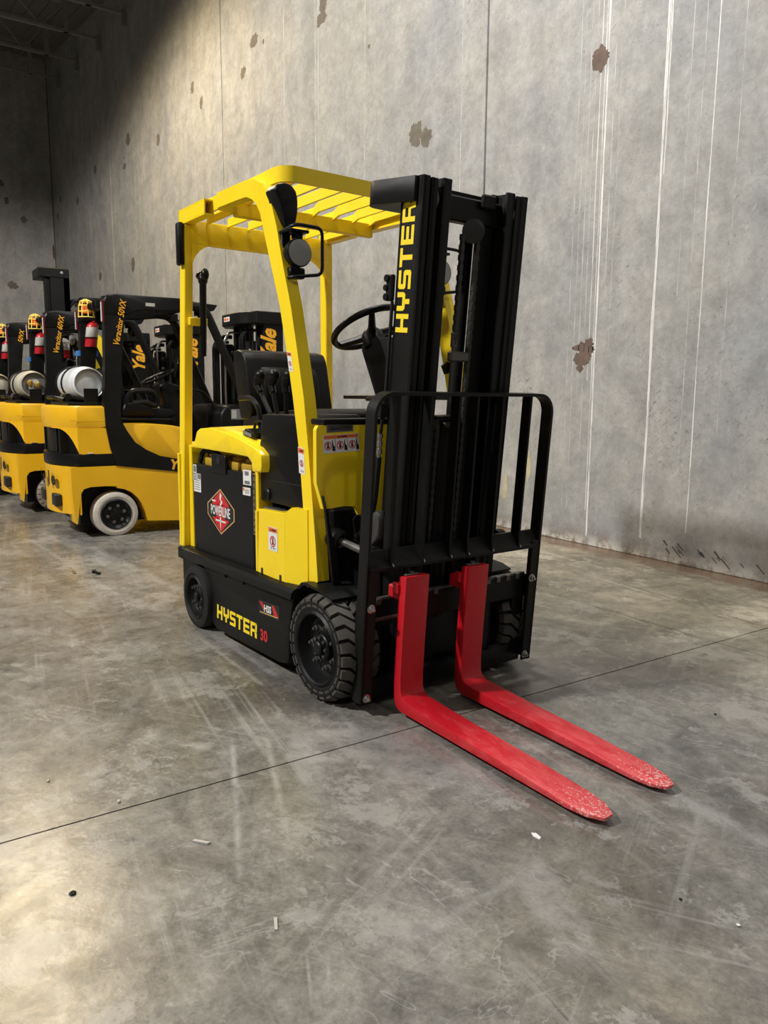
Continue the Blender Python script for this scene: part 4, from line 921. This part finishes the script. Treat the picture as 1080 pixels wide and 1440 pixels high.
    # low machinery glimpsed between the forks
    b = M(); b.box(-.20,-.15,-.20,.22,.12,.20,.01); b.lathe([(.001,-.03),(.05,-.03),(.05,.03),(.001,.03)], (-.17,-.04,.27), 'y', 18); b.tube(fillet([(-.15,-.12,.30),(-.12,-.02,.33),(-.14,.08,.22),(-.12,.10,.16)], .05), .012); b.box(-.16,-.13,-.10,-.02,.22,.25,.003); b.build('mast_base_gear', M_DST, T)
    b = M(); b.cyl((-.122,-.10,.30),(-.118,-.02,.315),.011,8).cyl((-.12,-.115,.262),(-.12,-.06,.262),.014,8).cyl((-.115,.02,.235),(-.12,.075,.275),.012,8).box(-.128,-.118,-.09,-.055,.205,.245,.002); b.build('gear_fitting', M_STL, T)
    # ---------------- carriage
    Y = tilt(4.34)
    def K(): b = MB(); b.xf = Y; return b
    ca = K()
    ca.box(-.085, -.045, -.465, .455, .345, .452, .004).box(-.085, -.045, -.465, .455, .035, .125, .006, 2)
    for y in (-.235, .225): ca.box(-.11, -.060, y-.03, y+.03, .10, .36, .005)
    ca.box(-.085, -.05, -.465, -.41, .12, .35, .004).box(-.085, -.05, .385, .455, .12, .35, .004)
    car = ca.build('carriage', M_BLK, T, 25)
    b = K(); b.box(-.066, -.050, -.455, .445, .452, .462, .001); b.build('carriage_lip', M_DST, car, 0)
    for y in (-.43, -.395, -.16, -.10, .20, .26, .32, .38):
        b = K(); b.box(-.050, -.038, y, y+.022, .438, .462, .001); b.build('carriage_notch', M_DST, car, 0)
    b = K(); b.cyl((-.055,-.44,.375),(-.055,-.235,.375), .013, 12); b.build('shifter_rod', M_ROD, car)
    b = K(); b.box(-.05,-.044,-.262,-.255,.05,.34).box(-.05,-.044,-.262,-.20,.05,.056); b.build('carriage_bracket', M_STL, car)
    # ---------------- load backrest
    path = [(-.477,.052),(-.477,1.185)] + [(-.477+.085*(1-math.cos(math.radians(t))), 1.185+.085*math.sin(math.radians(t))) for t in range(10, 91, 10)]
    path = path + [(-y, z) for y, z in path[::-1]]
    b = K(); vs = []; fs = []
    for i, (y, z) in enumerate(path):
        a = path[max(0, i-1)]; c = path[min(len(path)-1, i+1)]; t = Vector((c[0]-a[0], c[1]-a[1])).normalized(); n = Vector((t.y, -t.x))*.013
        for (py, pz) in ((y, z), (y+n.x, z+n.y)): vs += [(0, py, pz), (-.058, py, pz)]
    for i in range(len(path)-1):
        q = 4*i; fs += [(q,q+1,q+5,q+4),(q+2,q+6,q+7,q+3),(q,q+4,q+6,q+2),(q+1,q+3,q+7,q+5)]
    fs += [(0,2,3,1), (4*len(path)-4, 4*len(path)-3, 4*len(path)-1, 4*len(path)-2)]
    b.add(vs, fs)
    # flange plates at the front of both uprights
    for y0, y1 in ((-.477, -.425), (.425, .477)): b.box(-.012, 0, y0, y1, .052, .62, .002)
    lb = b.build('load_backrest', M_CHAR, T, 30)
    b = K(); b.prism([(-.062,.658),(-.050,.658),(.002,.600),(.002,.588),(-.012,.588),(-.062,.645)], 'y', -.464, .464, .001); b.build('backrest_lower_rail', M_CHAR, lb, 20)
    for y in (-.362, -.206, -.062, .035, .176, .340):
        b = K(); b.prism([(-.055,.655),(-.055,1.262),(-.004,1.262),(-.004,.66),(.002,.60),(-.006,.598)], 'y', y-.006, y+.006, .0015); b.build('backrest_bar', M_BLK, lb, 20)
        b = K(); b.tube([(-.050,y+.008,.656),(-.02,y+.008,.625),(.002,y+.008,.600)], .0035, 6); b.build('weld_bead', M_STL, lb)
    for y, z in ((-.452,.445),(-.452,.075),(.436,.448),(.436,.082)):
        b = K(); b.lathe([(.018,0),(.018,.004),(.012,.005),(.012,.014),(.006,.016),(.006,.024),(.001,.024)], (0,y,z), 'x', 12); b.build('mounting_bolt', M_STL, lb)
    # ---------------- forks (measured nearly level)
    for (yh, yt, w) in ((-.296, -.318, .116), (.022, -.006, .114)):
        shank_t = Vector(Y(Vector((.085, 0, .580)))); 
        fr = [(.0985, .112), (.107, .091), (.132, .077), (.40, .063), (.70, .052), (.95, .037), (1.065, .031)]   # upper/front line
        fr = [(shank_t.x, shank_t.z), (.107, .30), (.0980, .165)] + fr
        bk = [(shank_t.x-.043, shank_t.z-.002), (.064, .30), (.054, .13), (.057, .068), (.068, .040), (.096, .025), (.40, .0225), (.70, .021), (.95, .020), (1.065, .019)]
        hw = [.5]*8 + [.49, .20]
        b = MB(); vs = []; fs = []; n = len(fr)
        L = []
        for i in range(n):
            if i == n-1: L += [(fr[i], bk[i], .17)]
            elif i == n-2: L += [(fr[i], bk[i], .50), (((fr[i][0]*.4+fr[i+1][0]*.6), fr[i][1]*.4+fr[i+1][1]*.6), ((bk[i][0]*.4+bk[i+1][0]*.6), .0195), .41)]
            else: L += [(fr[i], bk[i], .5)]
        for (p, q, h) in L:
            for (x, z) in (p, q):
                yc = yh + (yt-yh)*max(0, min(1, (x-.15)/.9))
                vs += [(x, yc - w*h, z), (x, yc + w*h, z)]
        n = len(L)
        for i in range(n-1):
            q = 4*i; fs += [(q,q+1,q+5,q+4),(q+2,q+6,q+7,q+3),(q,q+4,q+6,q+2),(q+1,q+3,q+7,q+5)]
        fs += [(0,2,3,1), (4*n-4,4*n-3,4*n-1,4*n-2)]
        bm = bmesh.new(); bv = [bm.verts.new(v) for v in vs]
        for f_ in fs: bm.faces.new([bv[k] for k in f_])
        bmesh.ops.recalc_face_normals(bm, faces=bm.faces)
        se = [e for e in bm.edges if len(e.link_faces) == 2 and e.calc_face_angle(0) > math.radians(40)]
        bmesh.ops.bevel(bm, geom=se, offset=.004, segments=2, profile=.5, affect='EDGES', clamp_overlap=True)
        bm.verts.index_update()
        b.add([v.co.copy() for v in bm.verts], [[v.index for v in f_.verts] for f_ in bm.faces]); bm.free()
        fk = lab(b.build('fork', M_RED, T, 30), 'red lift fork with worn paint at its tip')
        b = K(); b.box(-.043, .044, yh-w*.5+.012, yh+w*.5-.012, .468, .520, .006); b.box(.018, .050, yh-w*.5-.014, yh-w*.5+.004, .505, .548, .004); b.build('fork_hook', M_RED, fk)
        b = K(); b.cyl((.055, yh-.01, .575), (.055, yh-.01, .592), .010, 10).box(.047,.066,yh-.045,yh+.02,.577,.584,.002); b.build('fork_pin', M_DST, fk)
FORK = electric_forklift()

# ------------------------------------------------------------------ amber gas trucks in a row along the wall
def lp_forklift(loc, label, side_text, tank_mat, tank_end, tag_paper=False, tread=False, rz=math.radians(90), far_leg=True, text_from=None):
    T = thing('gas_forklift', label, 'forklift', loc, rz, None)
    hw = .53
    def rear_plan(dx, hy, x1):
        """rear outline with a rounded back"""
        P = []
        for k in range(13):
            a = -1 + 2*k/12; y = a*hy
            P.append((dx + .175*abs(a)**2.3, y))
        return [(x1, -hy)] + P + [(x1, hy)]
    # counterweight: upper block, belt and lower block with the wheel opening
    cw = MB().prism(rear_plan(0, hw, .470), 'z', .955, 1.150, .022, 2)
    cw.prism([(.470,-hw),(.200,-hw),(.19,-.44),(.19,.44),(.200,hw),(.470,hw)], 'z', .735, .96)
    low = [(.135,.130),(.118,.20),(.105,.46),(.105,.628),(.484,.628),(.484,.445),(.38,.452),(.26,.450),(.205,.435),(.182,.40),(.170,.34),(.152,.22),(.140,.13)]
    for s in (-1, 1):
        y0, y1 = sorted((s*hw, s*.30))
        cw.prism(low, 'y', y0, y1)
    cw.prism(rear_plan(.005, hw-.002, .165), 'z', .21, .628)
    cw.box(.14, .5, -.30, .30, .20, .63)
    c = cw.build('counterweight', M_AMB, T, 28)
    MB().prism([(.47,-.5305),(.12,-.5305),(.12,-.5315),(.47,-.5315)], 'z', 1.018, 1.026).build('seam_ridge', M_AMB, c)
    # rounded yellow corner above each pocket
    for s in (-1, 1):
        ys = [hw - (hw-.22)*q/12 for q in range(13)]; vs = []; fs = []
        prof = [(.1995, hw, .738)] + [(.175*(y/hw)**2.3, y, .957 - .20*max(0, (y-.22)/(hw-.22))**4) for y in ys]
        for (x, y, z) in prof: vs += [(x, s*y, z), (x, s*y, .962), (x+.05, s*(y-.04), z), (x+.05, s*(y-.04), .962)]
        for q in range(len(prof)-1):
            a = 4*q; fs += [(a, a+1, a+5, a+4), (a+2, a+6, a+7, a+3), (a, a+4, a+6, a+2), (a+1, a+3, a+7, a+5)]
        a = 4*(len(prof)-1); fs += [(0, 2, 3, 1), (a, a+1, a+3, a+2)]
        MB().add(vs, fs).build('pocket_corner', M_AMB, c, 30)
    # black corner pockets with ribs
    pk = MB().prism(rear_plan(.045, hw-.03, .21), 'z', .735, .957)
    for y in (-.34, -.20, .20, .34): pk.box(.06+(.10 if abs(y) > .4 else 0), .16+(.08 if abs(y) > .4 else 0), y-.02, y+.02, .735, .955, .006)
    pk.build('rear_grille', M_PLA, c, 30)
    MB().prism(rear_plan(.0, hw+.004, .49), 'z', .632, .738, .008, 2).build('black_belt', M_PLA, c, 30)
    MB().box(.245, .30, -.545, -.48, .738, .748, .004).build('step_insert', M_STL, c)
    # recess with maker letters and the tow slot on the back
    ang = Vector((-.020-.045, 1, 0))
    for ch, y in (('Y', .14), ('a', .01), ('l', -.165), ('e', -.225)):
        a = abs(y)/hw; x = .175*a**2.3 - .016
        sl = .175*2.3*a**1.3/hw*(1 if y > 0 else -1)
        font_text(ch, (x-.012, y, .462), (-sl, -1, 0), (0, 0, 1), .165, M_INK, c, bold=.04)
    for s in (-1, 1): MB().box(.0, .06, min(s*.18, s*.33), max(s*.18, s*.33), .27, .38, .01).build('tie_down_slot', M_INK, c)
    # chassis body
    ar = [(.484,.430),(.55,.415),(.609,.385),(.66,.335),(.70,.276),(.73,.20),(.748,.115)]
    body = [(.484,.640)] + ar + [(1.20,.085),(1.86,.085),(1.86,.30),(1.70,.52),(1.70,.55),(1.06,.60),(.6,.64)]
    bd = MB().prism(body, 'y', -hw, -.30).prism(body, 'y', .30, hw).box(.30, 1.8, -.30, .30, .14, .60)
    bd = bd.build('body', M_AMB, T, 25)
    MB().box(.20, .80, -.34, .34, .10, .44).build('axle_housing', M_BLK, T)
    hood = [(.52,.62),(.54,.985),(.60,.992),(.82,.990),(1.0,.975),(1.10,.955),(1.14,.90),(1.14,.60)]
    MB().prism(hood, 'y', -.50, .50, .018, 2).build('hood', M_AMB, T, 40)
    # black frame: leg sweeping into the side belt
    fr = [(.445,2.085),(.448,1.95),(.436,1.58),(.405,1.125),(.410,.97),(.440,.785),(.484,.640),(.484,.628),(1.07,.545),(1.9,.52),(1.9,.60),(1.30,.640),(1.068,.661),(.877,.701),(.751,.763),(.659,.829),(.588,.938),(.543,1.032),(.551,1.218),(.579,1.586),(.624,1.951),(.665,2.085)]
    for s in (-1, 1):
        y0, y1 = sorted((s*(hw+.008), s*(hw-.085)))
        b = MB().prism(fr, 'y', y0, y1)
        b.map(lambda x, y, z: (x, y - s*.035*max(0, (z-.9)/1.2), z))
        lg = b.build('frame_leg', M_BLK, T, 25)
        if s < 0:
            yo = -.5395
            d = Vector((.115, 0, .395)).normalized(); n = Vector((0,-1,0))
            t = Vector((.150 if text_from is None else text_from[0], 0, 0))
            up = Vector((-d.z, 0, d.x))
            o = Vector((.556, -.5190, 1.665)) if text_from is None else Vector(text_from)
            d2 = Vector((.080, 0, .39))
            font_text(side_text, o, d2, (-.39, 0, .080), .076, M_LOGO2, lg, bold=.012, shear=.25, squash=.80 if text_from is None else .85)
            font_text('Yale', (.955, yo, .578), (1, 0, -.055), (0, 0, 1), .125, M_LOGO2, lg, bold=.035, shear=.3)
    # overhead guard
    rf = MB().prism([(.430,1.93),(.440,2.05),(.47,2.095),(.55,2.108),(1.15,2.112),(1.24,2.10),(1.24,2.02),(1.0,1.99),(.72,1.975),(.66,1.93)], 'y', -.515, -.440, .01)
    rf.prism([(.430,1.93),(.440,2.05),(.47,2.095),(.55,2.108),(1.15,2.112),(1.24,2.10),(1.24,2.02),(1.0,1.99),(.72,1.975),(.66,1.93)], 'y', .440, .515, .01)
    rf.box(.56, .66, -.46, .46, 2.03, 2.095, .01).box(1.18, 1.26, -.46, .46, 2.03, 2.10, .01)
    g = rf.build('overhead_guard', M_BLK, T, 30)
    for k in range(5):
        y = -.32+.16*k; MB().box(.5, 1.22, y-.012, y+.012, 2.05, 2.095).build('guard_bar', M_BLK, g)
    for s in (-1, 1):
        p = fillet([(1.16, s*.475, 2.055), (1.355, s*.475, 2.045), (1.76, s*.495, 1.14), (1.80, s*.50, .55)], .14, 6)
        MB().tube(p, .040, 10).build('front_leg', M_BLK, g)
    f = Flat((.80,-.5158,2.02), (1,0,0), (0,0,1)); f.rect(0,0,.085,.032,M_GRYP).rect(.003,.003,.082,.029,M_PAPER,2); f.build('small_label', g)
    # rear lights, beacon, extinguisher
    for s in (-1, 1):
        MB().box(.425, .448, min(s*.515,s*.475), max(s*.515,s*.475), 1.86, 2.05, .006).build('tail_light', M_REFL, g)
        MB().box(.420, .4255, s*.505-.007, s*.505+.007, 1.87, 2.03).build('reflector_strip', M_WHT, g)
    MB().box(.45, .56, .36, .50, 1.945, 1.975, .006).box(.46,.52,.44,.50,1.86,1.97,.005).build('beacon_bracket', M_BLK, g)
    bc = MB().lathe([(.050,0),(.048,.06),(.038,.085),(.001,.092)], (.505,.40,2.01), 'z', 16).build('beacon', M_LENS, T, 40)
    MB().cyl((.505,.40,1.975),(.505,.40,2.012),.042,16).build('beacon_base', M_PLA, bc)
    cg = MB(); cx, cy = .505, .40
    for z, r in ((1.978,.074),(2.03,.072),(2.085,.066),(2.125,.052)): cg.tube([(cx+r*math.cos(2*PI*k/16), cy+r*math.sin(2*PI*k/16), z) for k in range(16)], .0055, 5, True)
    for k in range(8):
        a = 2*PI*k/8; cg.tube([(cx+.074*math.cos(a),cy+.074*math.sin(a),1.978),(cx+.066*math.cos(a),cy+.066*math.sin(a),2.085),(cx+.052*math.cos(a),cy+.052*math.sin(a),2.125),(cx+.01*math.cos(a),cy+.01*math.sin(a),2.145)], .0055, 5)
    cg.build('beacon_cage', M_CAGE, bc)
    ex = MB().lathe([(.045,0),(.050,.01),(.050,.27),(.040,.31),(.018,.335),(.016,.36),(.001,.362)], (0,0,0), 'z', 18).map(lambda x, y, z: (.525+x*1.1+z*.10, .385+y*1.1, 1.700+z*.72)).build('fire_extinguisher', M_EXT, T, 40)
    MB().lathe([(.0506,.13),(.0512,.132),(.0512,.255),(.0506,.257)], (0,0,0), 'z', 18).map(lambda x, y, z: (.525+x*1.1+z*.10, .385+y*1.1, 1.700+z*.72)).build('paper_label', M_PAPER, ex, 40)
    MB().lathe([(.0525,.105),(.053,.125)], (0,0,0), 'z', 18).map(lambda x, y, z: (.525+x*1.1+z*.10, .385+y*1.1, 1.700+z*.72)).build('holder_band', M_BLK, ex, 40)
    MB().box(.53,.58,.37,.40,1.95,1.965,.004).build('valve', M_BLK, ex)
    MB().prism([(.415,1.615),(.420,1.665),(.605,1.665),(.600,1.615)], 'y', .425, .552).build('tape_band', M_TAPE, T)
    if tag_paper: MB().prism([(.46,1.90),(.55,1.94),(.57,1.86),(.50,1.80),(.45,1.84)], 'y', .31, .322).build('hang_tag', M_PAPER, ex)
    # tank on its bracket
    tk = tank(T, tank_mat, tank_end)
    # seat, steering, dashboard
    st = MB().prism([(.60,1.00),(.60,1.08),(.66,1.10),(1.04,1.125),(1.12,1.11),(1.14,1.07),(1.10,1.03)], 'y', -.24, .24, .02, 2).build('seat', M_VIN, T, 40)
    MB().prism([(.52,1.08),(.48,1.25),(.50,1.46),(.55,1.50),(.60,1.48),(.66,1.32),(.68,1.14),(.62,1.08)], 'y', -.24, .24, .025, 2).build('seat_backrest', M_VIN, st, 40)
    b = MB().tube(fillet([(.66,-.27,1.06),(.67,-.27,1.21),(.72,-.27,1.285),(.90,-.27,1.285),(.955,-.27,1.23),(.94,-.27,1.14),(.84,-.27,1.185),(.72,-.27,1.17)], .04), .026, 8)
    b.prism([(.62,1.06),(.64,1.17),(.72,1.18),(.80,1.16),(.90,1.13),(.92,1.06)], 'y', -.30, -.245, .012); b.build('hip_restraint', M_PLA, st, 40)
    MB().box(.58, 1.12, -.25, .25, .975, 1.005, .004).tube([(.60,-.27,1.03),(1.08,-.27,1.02)], .014, 8).lathe([(.001,-.02),(.025,-.02),(.025,.02),(.001,.02)], (1.10,-.27,1.02), 'y', 12).build('seat_rail', M_BLK, st)
    cl = MB().prism([(1.18,.70),(1.10,1.10),(1.02,1.34),(1.08,1.38),(1.22,1.34),(1.36,1.08),(1.42,.70)], 'y', -.12, .14, .03, 2).build('steering_column', M_PLA, T, 40)
    ax = Vector((-.42, 0, .9)).normalized(); c0 = Vector((1.04, -.02, 1.42)); e1 = ax.cross(Vector((0,1,0))).normalized(); e2 = ax.cross(e1)
    sw = MB().tube([c0 + (e1*math.cos(2*PI*k/28)+e2*math.sin(2*PI*k/28))*.165 for k in range(28)], .013, 8, True)
    for k in range(3):
        a = 2*PI*k/3+.3; sw.tube([c0 - ax*.02, c0+(e1*math.cos(a)+e2*math.sin(a))*.16], .011, 6)
    sw.ball(tuple(c0 + (e1*-.12 + e2*-.12) + ax*.03), .022); sw.build('steering_wheel', M_PLA, cl, 40)
    MB().prism([(1.46,.62),(1.50,1.08),(1.56,1.155),(1.68,1.165),(1.80,1.15),(1.82,.62)], 'y', -.46, .46, .03, 2).build('dashboard', M_PLA, T, 40)
    f = Flat((1.60,-.4605,1.02), (1,0,0), (0,0,1)); f.rect(0,0,.13,.10,M_GRYP).rect(.006,.012,.055,.09,M_PAPER,2).rect(.062,.012,.122,.09,M_GRYP,2); f.build('instruction_plate', T)
    for k in range(3):
        MB().tube(fillet([(1.20,-.14-.03*k,1.30),(1.40,-.20-.03*k,1.30),(1.55,-.24-.03*k,1.10)], .08), .009, 6).build('control_hose', M_RUB, T)
    MB().tube(fillet([(1.10,-.33,1.42),(1.14,-.33,1.70),(1.24,-.33,1.66),(1.20,-.33,1.40)], .04), .014, 8).build('grab_handle', M_BLK, T)
    for (x, y, r, z0, z1, mm) in ((1.80,.36,.022,.9,1.86,M_BLK),(1.74,.30,.016,.9,1.80,M_BLK),(1.77,.41,.012,.9,1.84,M_RUB),(1.84,.26,.012,.9,1.9,M_STL),(1.86,-.10,.014,.8,1.9,M_RUB),(1.86,-.16,.014,.8,1.9,M_RUB)):
        MB().tube(fillet([(x,y,z0),(x,y,z1-.08),(x+.05,y,z1),(x+.16,y,z1)],.06), r, 8).build('mast_hose', mm, T)
    # front work lights under the guard
    for s in (-1, 1):
        MB().ball((1.38, s*.36, 1.95), .055, .06, .06, 14).box(1.30, 1.38, s*.36-.02, s*.36+.02, 1.98, 2.06, .004).build('work_light', M_PLA, T, 40)
    MB().box(1.20, 1.25, -.30, -.20, 1.88, 2.0, .015, 2).build('rear_view_mirror', M_GLASS, T)
    MB().prism([(1.24,2.10),(1.50,2.085),(1.46,2.03),(1.34,2.02)], 'y', -.44, -.30, .006).build('hose_cover', M_BLK, T)
    # mast
    for s in (-1, 1):
        for (yo, xa, xb, t, nm) in ((.385, 1.99, 2.20, .05, 'mast_outer_rail'), (.325, 2.01, 2.18, .045, 'mast_inner_rail')):
            y0, y1 = sorted((s*yo, s*(yo-t)))
            r = MB().box(xa, xb, y0, y1, .08, 2.045 if yo > .35 else 2.03, .004).build(nm, M_BLK, T, 25)
            if yo > .35 and s < 0: font_text('Yale', (2.11, -.3857, 1.56), (.02, 0, 1), (-1, 0, .02), .225, M_LOGO2, r, bold=.035, shear=.3, squash=.85)
    tp = MB().prism([(1.90,-.41),(1.86,-.30),(1.80,-.22),(1.80,.22),(1.86,.30),(1.90,.41),(2.19,.41),(2.20,.36),(2.02,.30),(2.02,-.30),(2.20,-.36),(2.19,-.41)], 'z', 1.945, 2.065, .008)
    tp = tp.build('mast_top_tie', M_BLK, T, 30)
    f = Flat((1.7985, .16, 1.99), (0,-1,0), (0,0,1)); f.rect(0,0,.15,.045,M_WHT).rect(.01,.008,.06,.037,M_ORG,2).rect(.07,.012,.12,.03,M_ORG,2); f.build('warning_decal', tp)
    for (y, r, z1, m) in ((-.20,.030,1.95,M_BLK),(.20,.030,1.95,M_BLK),(-.06,.042,1.80,M_BLK),(.07,.014,1.95,M_RUB),(.11,.014,1.95,M_RUB),(-.125,.012,1.95,M_STL),(.005,.012,1.95,M_RUB)):
        MB().cyl((2.03, y, .2), (2.03, y, z1), r, 10).build('lift_cylinder' if r > .02 else 'mast_hose', m, T)
    f = Flat((1.985, -.03, 1.62), (0,-1,0), (0,0,1)); f.rect(0,0,.05,.10,M_WHT).rect(.008,.02,.042,.05,M_GRYP,2); f.build('cylinder_label', T)
    MB().box(1.84,1.96,.27,.40,.30,1.78,.02).box(1.86,1.94,.10,.16,.30,1.70,.01).build('hose_cover', M_BLK, T)
    MB().box(1.95,2.05,-.30,.30,1.30,1.36,.004).box(1.95,2.05,-.30,.30,.75,.81,.004).build('mast_crossbar', M_BLK, T)
    MB().box(2.20,2.25,-.48,.48,.30,.42,.004).box(2.20,2.25,-.48,.48,.05,.14,.004).build('carriage', M_BLK, T)
    # wheels
    wm = (M_DRKR, M_DRKR, M_DRKR) if tread else (M_WHR, M_WHR, M_RIM)
    for s in (-1, 1):
        tyre_wheel('rear_wheel', T, (.470, s*.525, .195), .197, .16, s, .132 if not tread else .115, wm, nuts=6, dish=.020 if not tread else .05, hub=.05, lugs=22 if tread else 0)
        tyre_wheel('front_wheel', T, (1.66, s*.50, .265), .265, .20, s, .19, (M_RUB, M_RUB, M_RIM), nuts=0, dish=.05, hub=.06)
    return T

def tank(T, m, end):
    """gas cylinder lying across the truck; end: 'dome' or 'valve' shown to the right side"""
    R = .152; cx, cz = .345, 1.345; y1, y0 = -.30, .42       # y1: the end on the right side
    b = MB()
    b.lathe([(.001,.0),(.06,.004),(.10,.018),(.132,.045),(.148,.08),(R,.13),(R,.58),(.147,.63),(.125,.67),(.08,.70),(.001,.71)], (cx, y1+.03, cz), (0,1,0), 32)
    # skirt collars
    b.lathe([(.125,-.03),(.130,-.035),(.134,-.03),(.140,.06),(.132,.06),(.127,-.02)], (cx, y1+.03, cz), (0,1,0), 32, True)
    b.lathe([(.10,.74),(.108,.745),(.115,.74),(.12,.66),(.11,.66)], (cx, y1+.03, cz), (0,1,0), 32, True)
    o = b.build('gas_tank', m, T, 40)
    if end == 'valve':
        MB().lathe([(.001,.0),(.128,.0)], (cx, y1+.035, cz), (0,1,0), 24).build('end_plate', M_GRYP, o)
        for dx, dz, mm in ((-.045,.02,M_BRASS),(.03,.0,M_BRASS)):
            MB().lathe([(.030,0),(.030,-.04),(.018,-.045),(.001,-.045)], (cx+dx, y1+.03, cz+dz), (0,1,0), 14).build('valve', mm, o)
    for yb in (.10, .34):
        MB().tube([(cx+(R+.006)*math.cos(2*PI*k/28), yb, cz+(R+.006)*math.sin(2*PI*k/28)) for k in range(28)], .009, 6, True).build('tank_strap', M_BLK, o)
    br = MB().box(cx-.20, cx+.12, -.36, .42, 1.150, 1.178, .004).box(cx+.0-.06, cx+.06, -.345, -.325, 1.165, 1.30, .004)
    br.tube(fillet([(cx-.20,-.20,1.20),(cx-.26,-.10,1.22),(cx-.26,.25,1.22),(cx-.20,.30,1.20)], .05), .016, 8).cyl((cx-.17,-.24,1.225),(cx-.17,.0,1.225),.030,12)
    br.build('tank_bracket', M_BLK, T)
    MB().cyl((cx-.17,-.12,1.225),(cx-.17,-.04,1.225),.032,12).build('regulator', M_STL, T)
    lab(o, 'white gas tank with clean domed end' if m is M_TANK else ('cream gas tank with brass valves' if end == 'valve' else 'dirty cream gas tank with domed end'))
    return o

lp_forklift((-7.48, 1.27, 0), 'amber gas forklift nearest the electric one, pale tyre and clean white gas tank', 'Veracitor 50VX', M_TANK, 'dome')
lp_forklift((-9.26, 1.11, 0), 'second amber gas forklift in the row, beige treaded tyre, tank showing brass valves', 'Veracitor 60VX', M_TANK2, 'valve', tread=True)
lp_forklift((-10.93, .98, 0), 'third amber gas forklift in the row, cream domed tank at the left edge', '50VX', M_TANK2, 'dome', text_from=(.600, -.5190, 1.86))
lp_forklift((-12.72, .90, 0), 'fourth amber gas forklift, almost hidden, only a cream tank showing at far left', '50VX', M_TANK2, 'dome')

# ------------------------------------------------------------------ taller truck behind the row
def tall_truck():
    T = thing('tall_mast_forklift', 'black high mast forklift behind the row, its boxy mast head tallest by the corner', 'forklift', (-11.66, 2.03, 0), math.radians(90))
    # local X = world y - 2.0, local Y = -(world x + 11.5)
    rl = []
    MB().box(.06, .10, -.02, .06, 0, 2.86).box(.13, .38, -.05, -.02, 0, 2.95, .004).box(.30,.38,-.05,.35,0,2.95,.004).build('mast_rail', M_CHAR, T)
    MB().box(.15, .22, .08, .16, 0, 2.90, .004).box(.10, .24, .25, .30, 0, 2.90, .004).build('mast_inner_rail', M_BLK, T)
    for y, r in ((.02,.035),(.12,.03),(.20,.022)): MB().cyl((.12, y, .3), (.12, y, 2.82), r, 10).build('lift_cylinder', M_BLK, T)
    MB().box(-.02, .38, -.06, .40, 2.83, 2.96, .01).build('mast_head', M_CHAR, T)
    MB().lathe([(.02,0),(.02,-.01),(.001,-.012)], (.28,-.06,2.90), 'y', 12).build('bolt_head', M_STL, T)
    MB().cyl((.05,-.02,2.30),(.05,.10,2.30),.03,10).box(.02,.08,-.05,.02,2.25,2.36,.004).build('hose_clamp', M_DST, T)
    # guard leg with beacon and extinguisher
    lg = MB().box(.21, .33, .05, .11, .9, 2.34, .006).box(.20, .42, .03, .36, 2.30, 2.37, .01).build('guard_leg', M_BLK, T)
    cx, cy, z0 = .30, .075, 2.375
    bc = MB().lathe([(.046,0),(.044,.07),(.034,.095),(.001,.10)], (cx, cy, z0+.02), 'z', 16).build('beacon', M_LENS, T, 40)
    cg = MB()
    for z, r in ((0,.085),(.05,.082),(.10,.074),(.14,.058)): cg.tube([(cx+r*math.cos(2*PI*k/16), cy+r*math.sin(2*PI*k/16), z0+z) for k in range(16)], .007, 5, True)
    for k in range(8):
        a = 2*PI*k/8; cg.tube([(cx+.085*math.cos(a),cy+.085*math.sin(a),z0),(cx+.074*math.cos(a),cy+.074*math.sin(a),z0+.10),(cx+.012*math.cos(a),cy+.012*math.sin(a),z0+.16)], .006, 5)
    cg.build('beacon_cage', M_CAGE, bc)
    ex = MB().lathe([(.06,0),(.065,.01),(.065,.30),(.05,.34),(.02,.37),(.001,.375)], (.295,.0,1.74), 'z', 16).build('fire_extinguisher', M_EXT, T, 40)
    MB().lathe([(.066,.12),(.0665,.125),(.0665,.24),(.066,.245)], (.295,.0,1.74), 'z', 16).build('paper_label', M_WHT, ex, 40)
    MB().prism([(.19,2.02),(.26,2.16),(.34,2.14),(.40,2.02),(.30,1.93),(.24,1.97)], 'y', -.075, -.068, .002).build('hang_tag', M_PAPER, ex)
    MB().box(.20,.34,.04,.12,1.62,1.70,.003).build('tape_band', M_TAPE, T)
    # roof guard and hoses of the cab towards the wall
    MB().box(.52, .86, -.06, .40, 2.50, 2.60, .015, 2).build('guard_roof', M_BLK, T)
    for k in range(4): MB().tube(fillet([(.36,-.02+.05*k,2.44),(.46,-.02+.05*k,2.56+.01*k),(.60,-.02+.05*k,2.50)], .06), .020, 8).build('hydraulic_hose', M_RUB, T)
    MB().tube(fillet([(.34,-.02,2.18),(.55,-.02,2.10),(.72,-.02,1.85),(.80,-.02,1.5)], .1), .03, 8).build('guard_front_leg', M_BLK, T)
    MB().prism([(.66,1.45),(.62,1.75),(.66,2.15),(.78,2.05),(.78,1.60),(.74,1.40)], 'y', -.08, -.02, .01).build('side_cover', M_LOGO, T)
    MB().prism([(-.14,1.60),(-.14,2.02),(-.02,2.00),(-.02,1.74),(-.06,1.60)], 'y', -.05, .20, .01).build('rear_cover', M_LOGO, T)
    MB().box(-.10, 1.2, -.05, .38, .30, 1.10, .02).build('body', M_BLK, T)
    for s in (.0, .34):
        for x in (.05, 1.05): MB().lathe([(.001,-.06),(.24,-.06),(.26,-.04),(.26,.04),(.24,.06),(.001,.06)], (x, s, .26), 'y', 24).build('wheel', M_RUB, T, 40)
    font_text('Yale', (.215, -.052, 1.72), (0.0, 0, 1), (-1, 0, 0), .16, M_WHT, T, bold=.03, shear=.3, squash=.8)
    return T
tall_truck()
